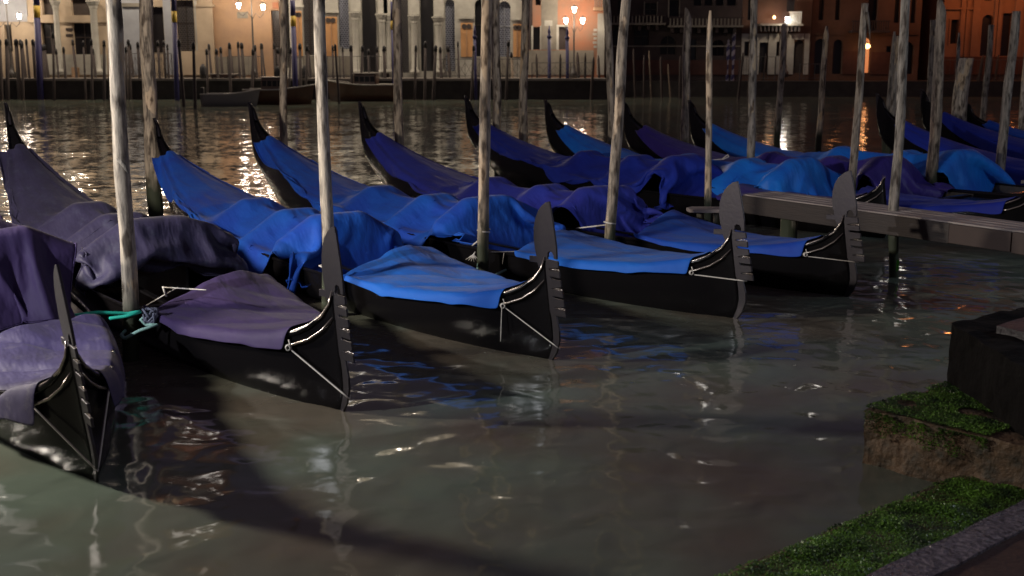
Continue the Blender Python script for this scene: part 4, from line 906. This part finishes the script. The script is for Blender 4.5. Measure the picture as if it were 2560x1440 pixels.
# ---------------------------------------------------------------- piles along the far quay
M_pile = mat('pile_wood_dark', (.050,.036,.032), rough=.85, var=.5, scale=3, stretch=(1,1,.3))
M_pileb = mat('pile_blue', (.015,.012,.075), rough=.6); M_piley = mat('pile_yellow', (.45,.30,.03), rough=.6); M_pilel = mat('pile_light', (.22,.17,.12), rough=.85, var=.4)
M_str = mat('stripe_white', (.24,.22,.27), rough=.7)
piles = [(5,97,222,8),(20,97,225,9),(50,97,240,10),(66,98,215,7),(78,97,218,6),(92,98,222,7),(128,110,210,7),(136,80,215,6),(198,98,208,6),(231,97,208,6),(261,100,208,7),(303,98,208,8),(327,98,208,7),(352,104,200,7),(388,100,210,6),(402,100,215,7),(417,100,212,6),
 (460,98,268,8),(488,105,270,8),(534,109,200,6),(577,106,205,7),(589,110,200,6),(614,106,205,8),(646,112,205,6),(657,108,182,5),(668,108,182,5),(722,118,186,5),(752,108,212,8),(764,112,185,6),(781,118,200,9),(834,113,180,5),(848,110,262,6),(863,115,184,5),(881,112,250,8),(901,113,200,7),(946,115,190,5),(964,114,218,8),(974,114,212,7),
 (1037,113,204,6),(1083,113,204,8),(1129,114,214,8),(1178,112,205,6),(1190,114,205,5),(1285,130,190,6),(1449,131,206,8),(1462,132,205,6),(1588,122,205,5),(1628,126,190,4),(1676,160,188,4),(1845,131,192,6),(2062,160,200,5),
 (2376,134,200,7),(2388,128,200,6),(2412,132,200,7),(2441,138,205,9),(2467,142,205,7),(2484,136,200,7),(2533,132,200,8)]
for q in (12,35,42,59,72,100,112,120,152,168,215,246,275,290,318,340,366,376,425,520,548,560,603,630,690,704,795,822,925,1010,1062,1105,1150,1210,1240,1265,1345,1400,1478,1500,1545,1610,1655,1700,1870,1905,1990,2020,2400,2454,2500,2515):
    rq = random.Random(q); piles.append((q, (rq.uniform(100, 122) if q < 1300 else rq.uniform(132, 150)), rq.uniform(200, 235), rq.choice((5,6,7))))
piles.sort()
places = [(-50,110,'at the far left edge'),(110,270,'before the columned palace'),(270,540,'before the cream pilaster'),(540,700,'before the ochre house'),(700,860,'before the first orange panels'),(860,1000,'before the dark archway'),(1000,1310,'before the arcade, right part'),(1310,1520,'before the brick house'),(1520,2030,'before the dark palaces'),(2030,2700,'before the church')]
ordn = ['first','second','third','fourth','fifth','sixth','seventh','eighth','ninth','tenth','eleventh','twelfth','thirteenth','fourteenth','fifteenth','sixteenth','seventeenth','eighteenth','nineteenth','twentieth','twenty-first','twenty-second','twenty-third','twenty-fourth','twenty-fifth','twenty-sixth','twenty-seventh','twenty-eighth','twenty-ninth','thirtieth']
cnt = {}
for i, (px, t, bt, w) in enumerate(piles):
    yb = max(247, bt) - (10 if px > 1900 else 0); base = at_z(px, yb + random.Random(i).uniform(-3, 5)); Y = base.y; top = at_y(px, t, Y); r = w / F * Y / 2
    rn = random.Random(i); root = empty('mooring_pile', (base.x, Y, 0), 0)
    pl = next(p for p in places if p[0] <= px < p[1]); cnt[pl[2]] = cnt.get(pl[2], 0) + 1
    blk = t < 131 and px < 1300
    tag(root, f"{'dark pile with black cap' if blk else 'bare tapering pile'} {pl[2]}, {ordn[cnt[pl[2]]-1]} from its left", 'mooring pile', 'dark mooring piles along the far quay')
    lx = rn.uniform(-.22, .22); h = top.z
    m_ = M_pilel if px in (1628, 1676, 1285) else M_pile
    if blk:
        MB().tube([(lx*-1,0,-1.5),(0,0,0),(lx,0,h-.36)], [r*1.15,r*1.1,r*.9], 9).build('pile', m_, root, smooth=True)
        MB().tube([(lx,0,h-.357),(lx*1.05,0,h-.1),(lx*1.1,0,h)], [r*1.12,r*1.05,r*.45], 9).build('cap', M_capb, root, smooth=True)
    else:
        MB().tube([(lx*-1,0,-1.5),(0,0,0),(lx,0,h-.3),(lx*1.1,0,h)], [r*1.15,r*1.1,r*.95,r*.35], 9).build('pile', m_, root, smooth=True)
def paint_pile(px, pxb, t, bt, w, bands, label, finial=False, off=0):
    base = at_z(pxb, bt); Y = base.y; top = at_y(px, t, Y); root = empty('painted_pole', (base.x, Y, 0), 0, label=label, cat='mooring pole', group='painted mooring poles of the palaces'); r = w / F * Y / 2; h = top.z; dx = top.x - base.x
    f = lambda z: (dx*z/h, 0, z)
    bz = sorted([(at_y(px, b1, Y).z, at_y(px, b0, Y).z) for b0, b1 in bands]); z = -1.5
    for z0, z1 in bz:
        MB().tube([f(z), f(z0)], [r, r], 10).build('pole', M_pileb, root, smooth=True); MB().tube([f(z0+.003), f(z1)], [r*1.04, r*1.04], 10).build('yellow_band', M_piley, root, smooth=True); z = z1 + .003
    MB().tube([f(z), f(h)], [r, r*.95], 10).build('pole', M_pileb, root, smooth=True)
    if finial: MB().lathe([(r*1.3,h+.003),(r*1.3,h+.12),(r*.5,h+.2),(r*.9,h+.35),(r*.2,h+.75)], dx, 0, 10).build('finial', M_pileb, root, smooth=True)
paint_pile(88, 102, -60, 249, 15, [(14,44)], 'tall blue pole with yellow band before the leftmost columns')
paint_pile(432, 443, -60, 252, 12, [(28,56)], 'tall blue pole with yellow band before the dark lattice door')
paint_pile(731, 740, 0, 250, 13, [(40,66)], 'blue pole with yellow band left of the pale knotted pole')
paint_pile(980, 986, 4, 250, 9, [(52,74)], 'blue pole with yellow band partly hidden by the brown pole')
paint_pile(1187, 1190, 96, 250, 8, [], 'plain dark blue pole with knob before the arched window', True)
paint_pile(1373, 1374, 95, 248, 9, [], 'violet blue pole with pointed finial left of the triple lantern', True)
paint_pile(1418, 1419, 98, 248, 9, [], 'violet blue pole with finial touching the triple lantern post', True)
def striped(px, t, bt, w, label):
    base = at_z(px, bt); Y = base.y; h = at_y(px, t, Y).z; r = w / F * Y / 2; root = empty('striped_pole', (base.x, Y, 0), 0, label=label, cat='mooring pole', group='striped mooring poles')
    n = int(h / .07); seg = 12; mA = MB(); mB_ = MB()
    for i in range(n):
        for k in range(seg):
            z0 = i*.07; a0 = 2*math.pi*k/seg; a1 = 2*math.pi*(k+1)/seg
            q = [(r*math.cos(a0), r*math.sin(a0), z0), (r*math.cos(a1), r*math.sin(a1), z0), (r*math.cos(a1), r*math.sin(a1), z0+.07), (r*math.cos(a0), r*math.sin(a0), z0+.07)]
            ((mA if ((k/seg - z0/.62) % 1) < .5 else mB_)).add(q, [(0,1,2,3)])
    mA.build('white_stripe', M_str, root); mB_.build('blue_stripe', M_pileb, root); MB().lathe([(r*1.2,h),(r*.6,h+.1),(r*.8,h+.25),(r*.15,h+.45)], 0, 0, 10).build('finial', M_str, root)
striped(1829, 84, 240, 10, 'white and blue striped pole, taller of the two at the dark palace'); striped(1816, 112, 240, 9, 'white and blue striped pole, shorter of the two at the dark palace'); striped(2132, 112, 238, 9, 'striped pole before the brown palace, beside the splintered pole')

# ---------------------------------------------------------------- railings
M_rail = mat('rail_iron', (.06,.055,.055), rough=.5)
def railing(p0, p1, t, Y, label, z0=1.26, dx=.28, cross=False):
    X0, X1 = fx(p0, Y, 165), fx(p1, Y, 165); h = fz(t, Y) - z0; root = empty('railing', (X0, Y, z0), 0, label=label, cat='railing'); L_ = X1 - X0
    r = MB(); r.tube([(0,0,h),(L_,0,h)], .022, 6); r.tube([(0,0,.15),(L_,0,.15)], .016, 6); r.build('rail', M_rail, root)
    b = MB(); n = int(L_/dx)
    for i in range(n + 1):
        x = L_*i/n; b.tube([(x,0,0.0),(x,0,h)], .012 if i % 5 else .03, 5)
        if cross and i < n: b.tube([(x,0,.16),(x+L_/n,0,h-.2)], .011, 4); b.tube([(x+L_/n,0,.16),(x,0,h-.2)], .011, 4)
    b.build('bars', M_rail, root)
railing(700, 954, 141, YQ + .3, 'iron railing before the left half of the arcade', dx=.35); railing(1088, 1312, 148, YQ + .3, 'curly iron railing before the right half of the arcade', dx=.42, cross=True)
railing(1330, 1484, 157, YQ + .3, 'low iron railing before the brick house', dx=.45, cross=True); railing(300, 430, 134, YQ + .3, 'iron railing before the grey wall panel', dx=.3, cross=True)
railing(570, 660, 141, YQ + .3, 'iron railing before the ochre house', dx=.3); railing(1848, 1938, 142, YD - .8, 'iron railing before the whitewashed house', z0=1.02, dx=.4); railing(2000, 2050, 160, YD - .8, 'short railing by the arched portal', z0=1.02)
railing(2352, 2720, 150, YD - .5, 'dark railing and people space before the church'.replace(' and people space', ''), z0=1.02, dx=.3)
for px, hh in ((508,.62),(693,.5),(762,.52)): tag(MB().lathe([(.2,0),(.22,.3),(.2,hh),(.06,hh+.25)], 0, 0, 10).build('bollard', M_capb, smooth=True, loc=(fx(px,YQ+.5,180), YQ + .5, 1.262)), {508:'dark rounded bollard before the cream pilaster',693:'small bollard before the ochre house',762:'small bollard before the arcade'}[px], 'bollard', 'bollards on the far quay')

# ---------------------------------------------------------------- boats at the far quay
def motor_boat(px0, px1, yw, label, hullm, hf=.75, beam=2.0, kind='open', flip=False, dz=0, trim=SX['white'], cat='boat', z_bow=.3):
    b0, b1 = at_z(px0, yw), at_z(px1, yw); L_ = b1.x - b0.x; Y = b0.y + beam*.5; root = empty('moored_boat', ((b0.x + b1.x)/2, Y, 0), math.pi if flip else 0, label=label, cat=cat, group='boats moored along the far quay')
    n = 18; P = []; hw = beam/2; top = []
    for i in range(n + 1):
        t = i / n; x = L_*(t - .5); w = hw * (1 - max(0, (t - .45)/.55)**2.2) * (.82 + .18*min(1, t*3)) + .02; z = hf + z_bow*max(0, t - .4)**1.6*2
        P.append([(x + .25*t*b, w*a, -.2 + (z+.2)*b) for a, b in [(1,1),(.94,.5),(.7,.1),(0,0),(-.7,.1),(-.94,.5),(-1,1)]]); top.append((x + .25*t, w, z))
    m = MB().grid(P); m.f.append(tuple(range(7))); m.build('hull', hullm, root, smooth=True)
    MB().tube([(x, w, z) for x, w, z in top] + [(x, -w, z) for x, w, z in top[::-1]], .04, 6).build('gunwale', trim, root, smooth=True)
    MB().grid([[(x, w*.97*a, z - .1 + .05*(1-a*a)) for a in (-1,-.5,0,.5,1)] for x, w, z in top]).build('deck', {'taxi': mat('varnish', (.12,.06,.035), rough=.25), 'open': mat('boat_inside', (.16,.15,.15), rough=.6), 'cover': hullm}[kind], root, smooth=True)
    if kind == 'taxi':
        c = MB().box(-L_*.22, L_*.12, -hw*.72, hw*.72, hf - .08, hf + .62).build('cabin', mat('cabin_varnish', (.10,.06,.04), rough=.3), root, bevel=.08)
        for k in range(4): MB().box(-L_*.20 + k*L_*.08, -L_*.20 + k*L_*.08 + L_*.065, -hw*.72 - .012, hw*.72 + .012, hf + .18, hf + .48).build('window', M_pane, c)
        MB().box(-L_*.24, L_*.14, -hw*.76, hw*.76, hf + .622, hf + .68).build('roof', mat('cabin_roof', (.22,.20,.18), rough=.4), root, bevel=.02)
    if kind == 'cover':
        MB().grid([[(x, w*1.0*a, z + .02 + .38*(1-a*a)*math.sin(min(1, max(0, (i)/n))*math.pi)**.6) for a in [k/5 - 1 for k in range(11)]] for i, (x, w, z) in enumerate(top)]).build('cover', mat('boat_cover_blue', (.03,.035,.16), rough=.7), root, smooth=True)
    if kind == 'open':
        MB().box(-L_*.1, L_*.02, -hw*.8, hw*.8, hf - .06, hf + .02).build('bench', trim, root); MB().box(-L_*.53, -L_*.48, -.16, .16, hf - .2, hf + .35).build('outboard_motor', M_capb, root, bevel=.04)
M_varn = mat('hull_varnish', (.085,.040,.024), rough=.3, var=.3); M_wh = mat('hull_white', (.36,.35,.34), rough=.4); M_gr = mat('hull_grey', (.15,.145,.14), rough=.5); M_bl = mat('hull_blue', (.05,.045,.20), rough=.5)
motor_boat(500, 632, 266, 'small pale grey boat in front of the first varnished water taxi', M_gr, .62, 1.6, 'open')
motor_boat(458, 640, 248, 'varnished wooden launch behind the small grey boat', M_varn, .85, 2.2, 'taxi', flip=True)
motor_boat(606, 768, 262, 'varnished wooden launch with white deck edge before the ochre house', M_varn, .8, 2.1, 'taxi')
motor_boat(820, 986, 254, 'varnished wooden water taxi with cabin before the arcade', M_varn, .95, 2.3, 'taxi', flip=True)
motor_boat(1252, 1418, 248, 'flat dark blue covered barge under the triple lantern', M_bl, .7, 2.4, 'cover', z_bow=.02)
motor_boat(1836, 1980, 234, 'white open boat with blue cover below the single lamp', M_wh, .62, 2.0, 'cover')
motor_boat(1996, 2080, 232, 'small white boat between the grey poles', M_gr, .55, 1.7, 'open'); motor_boat(2086, 2230, 234, 'long pale boat before the brown palace', M_wh, .5, 1.9, 'open', flip=True)
motor_boat(2236, 2420, 226, 'low dark boat with pale rim before the church', M_bl, .6, 2.0, 'cover'); motor_boat(2440, 2640, 222, 'dark covered boat at the right edge before the church', M_bl, .6, 2.0, 'cover', flip=True)

# ---------------------------------------------------------------- near bank street lamps and added fill lights (outside the picture)
def near_lamp(x, y, z, e, col, label, r=.16):
    root = empty('street_lamp', (x, y, 0), 0, label=label, cat='street lamp', group='street lamps of the near bank')
    MB().lathe([(.14,-2.5),(.14,1.2),(.06,1.5),(.045,z-.35)], 0, 0, 12).build('post', M_lampm, root, smooth=True)
    MB().lathe([(.11,z-.30),(.2,z+.12)], 0, 0, 8).build('lantern_glass', emis('lantern_glass_near', (1,.85,.66), 8), root)
    MB().lathe([(.24,z+.25),(.05,z+.5)], 0, 0, 8).build('lantern_cap', M_lampm, root)
    l = light('lamp_light', (0, 0, z), e, col, r, root)
    for ch in root.children:
        if ch.name.startswith('lantern_glass'): ch.visible_shadow = True

tx = fx(385, YB, -400); tw = empty('added_bell_tower', (tx, YB + 6, 1), 0, label='added unseen bell tower behind the columned palace, carrying a lamp', cat='bell tower')  # tower made up out of view to carry the leftmost streak lamp
MB().box(-2, 2, -6.4, -2.4, 14.4, 26).build('tower_shaft', SX['brick'], tw); MB().add([(-2.2,-6.6,26.003),(2.2,-6.6,26.003),(2.2,-2.2,26.003),(-2.2,-2.2,26.003),(0,-4.4,31)], [(0,1,2,3),(0,1,4),(1,2,4),(2,3,4),(3,0,4)]).build('tower_roof', SX['stone'], tw)
def bare_light(x, y, z, e, col, label, r):
    """bracket lamp head on a tall pole: the bulb hangs below its cap, clear of the post"""
    root = empty('street_lamp', (x, y, 0), 0, label=label, cat='street lamp', group='street lamps of the near bank')
    MB().tube([(.9,0,-2.5),(.9,0,z+.5),(.5,0,z+.9),(0,0,z+.75)], [.1,.06,.045,.04], 10).build('post', M_lampm, root, smooth=True)
    MB().lathe([(.22,z+.35),(.24,z+.42),(.05,z+.72)], 0, 0, 12).build('lamp_cap', M_lampm, root)
    MB().lathe([(.10,z+.20),(.14,z+.28),(.14,z+.345)], 0, 0, 12).build('lamp_glass', emis('lamp_glass_near', (1,.9,.75), 10), root, smooth=True)
    light('lamp_light', (0, 0, z), e, col, r, root)
bare_light(-7.6, 9.2, 3.0, 2300, (1, .90, .78), 'street lamp outside the left edge of the picture, warm white', .24)
bare_light(13.5, 10.5, 5.4, 620, (.78, .90, 1), 'street lamp outside the right edge of the picture, cool white', .2)
bare_light(8.5, -1.5, 5.0, 70, (.82, .92, 1), 'added fill lamp behind the viewer to the right', .2)  # unseen fill lamp added to lift the landing steps
bare_light(-9.0, -1.0, 5.0, 120, (1, .90, .80), 'added fill lamp behind the viewer to the left', .12)  # unseen fill lamp added to brighten the poles

def flood(x, y, z, tx, ty, tz, e, col, cone, label):
    """added floodlight out of view, its cone shaped to light the boats"""
    root = empty('added_flood', (x, y, 0), 0, label=label, cat='floodlight')
    MB().tube([(.3,-.3,.93),(.3,-.3,z-.1),(0,-.25,z)], [.08,.06,.05], 8).build('post', M_lampm, root, smooth=True)
    MB().lathe([(.05,-.3),(.16,-.15),(.18,-.04)], 0, 0, 12).build('lamp_housing', M_lampm, root, loc=(0, -.05, z)).rotation_euler = (R(-100), 0, 0)
    l = bpy.data.lights.new('flood_beam', 'SPOT'); l.energy = e; l.color = col; l.spot_size = R(cone); l.spot_blend = .7; l.shadow_soft_size = .12
    o = bpy.data.objects.new('flood_beam', l); C.objects.link(o); o.parent = root; o.location = (0, .02, z)
    o.rotation_euler = (Vector((tx, ty, tz)) - Vector((x, y, z))).to_track_quat('-Z', 'Y').to_euler()
flood(-8.8, 4.6, 4.0, 1.6, 12.4, .7, 2600, (.93, .95, 1), 44, 'added floodlight out of view at left, aimed across the gondolas')  # unseen flood added to brighten covers and pole faces
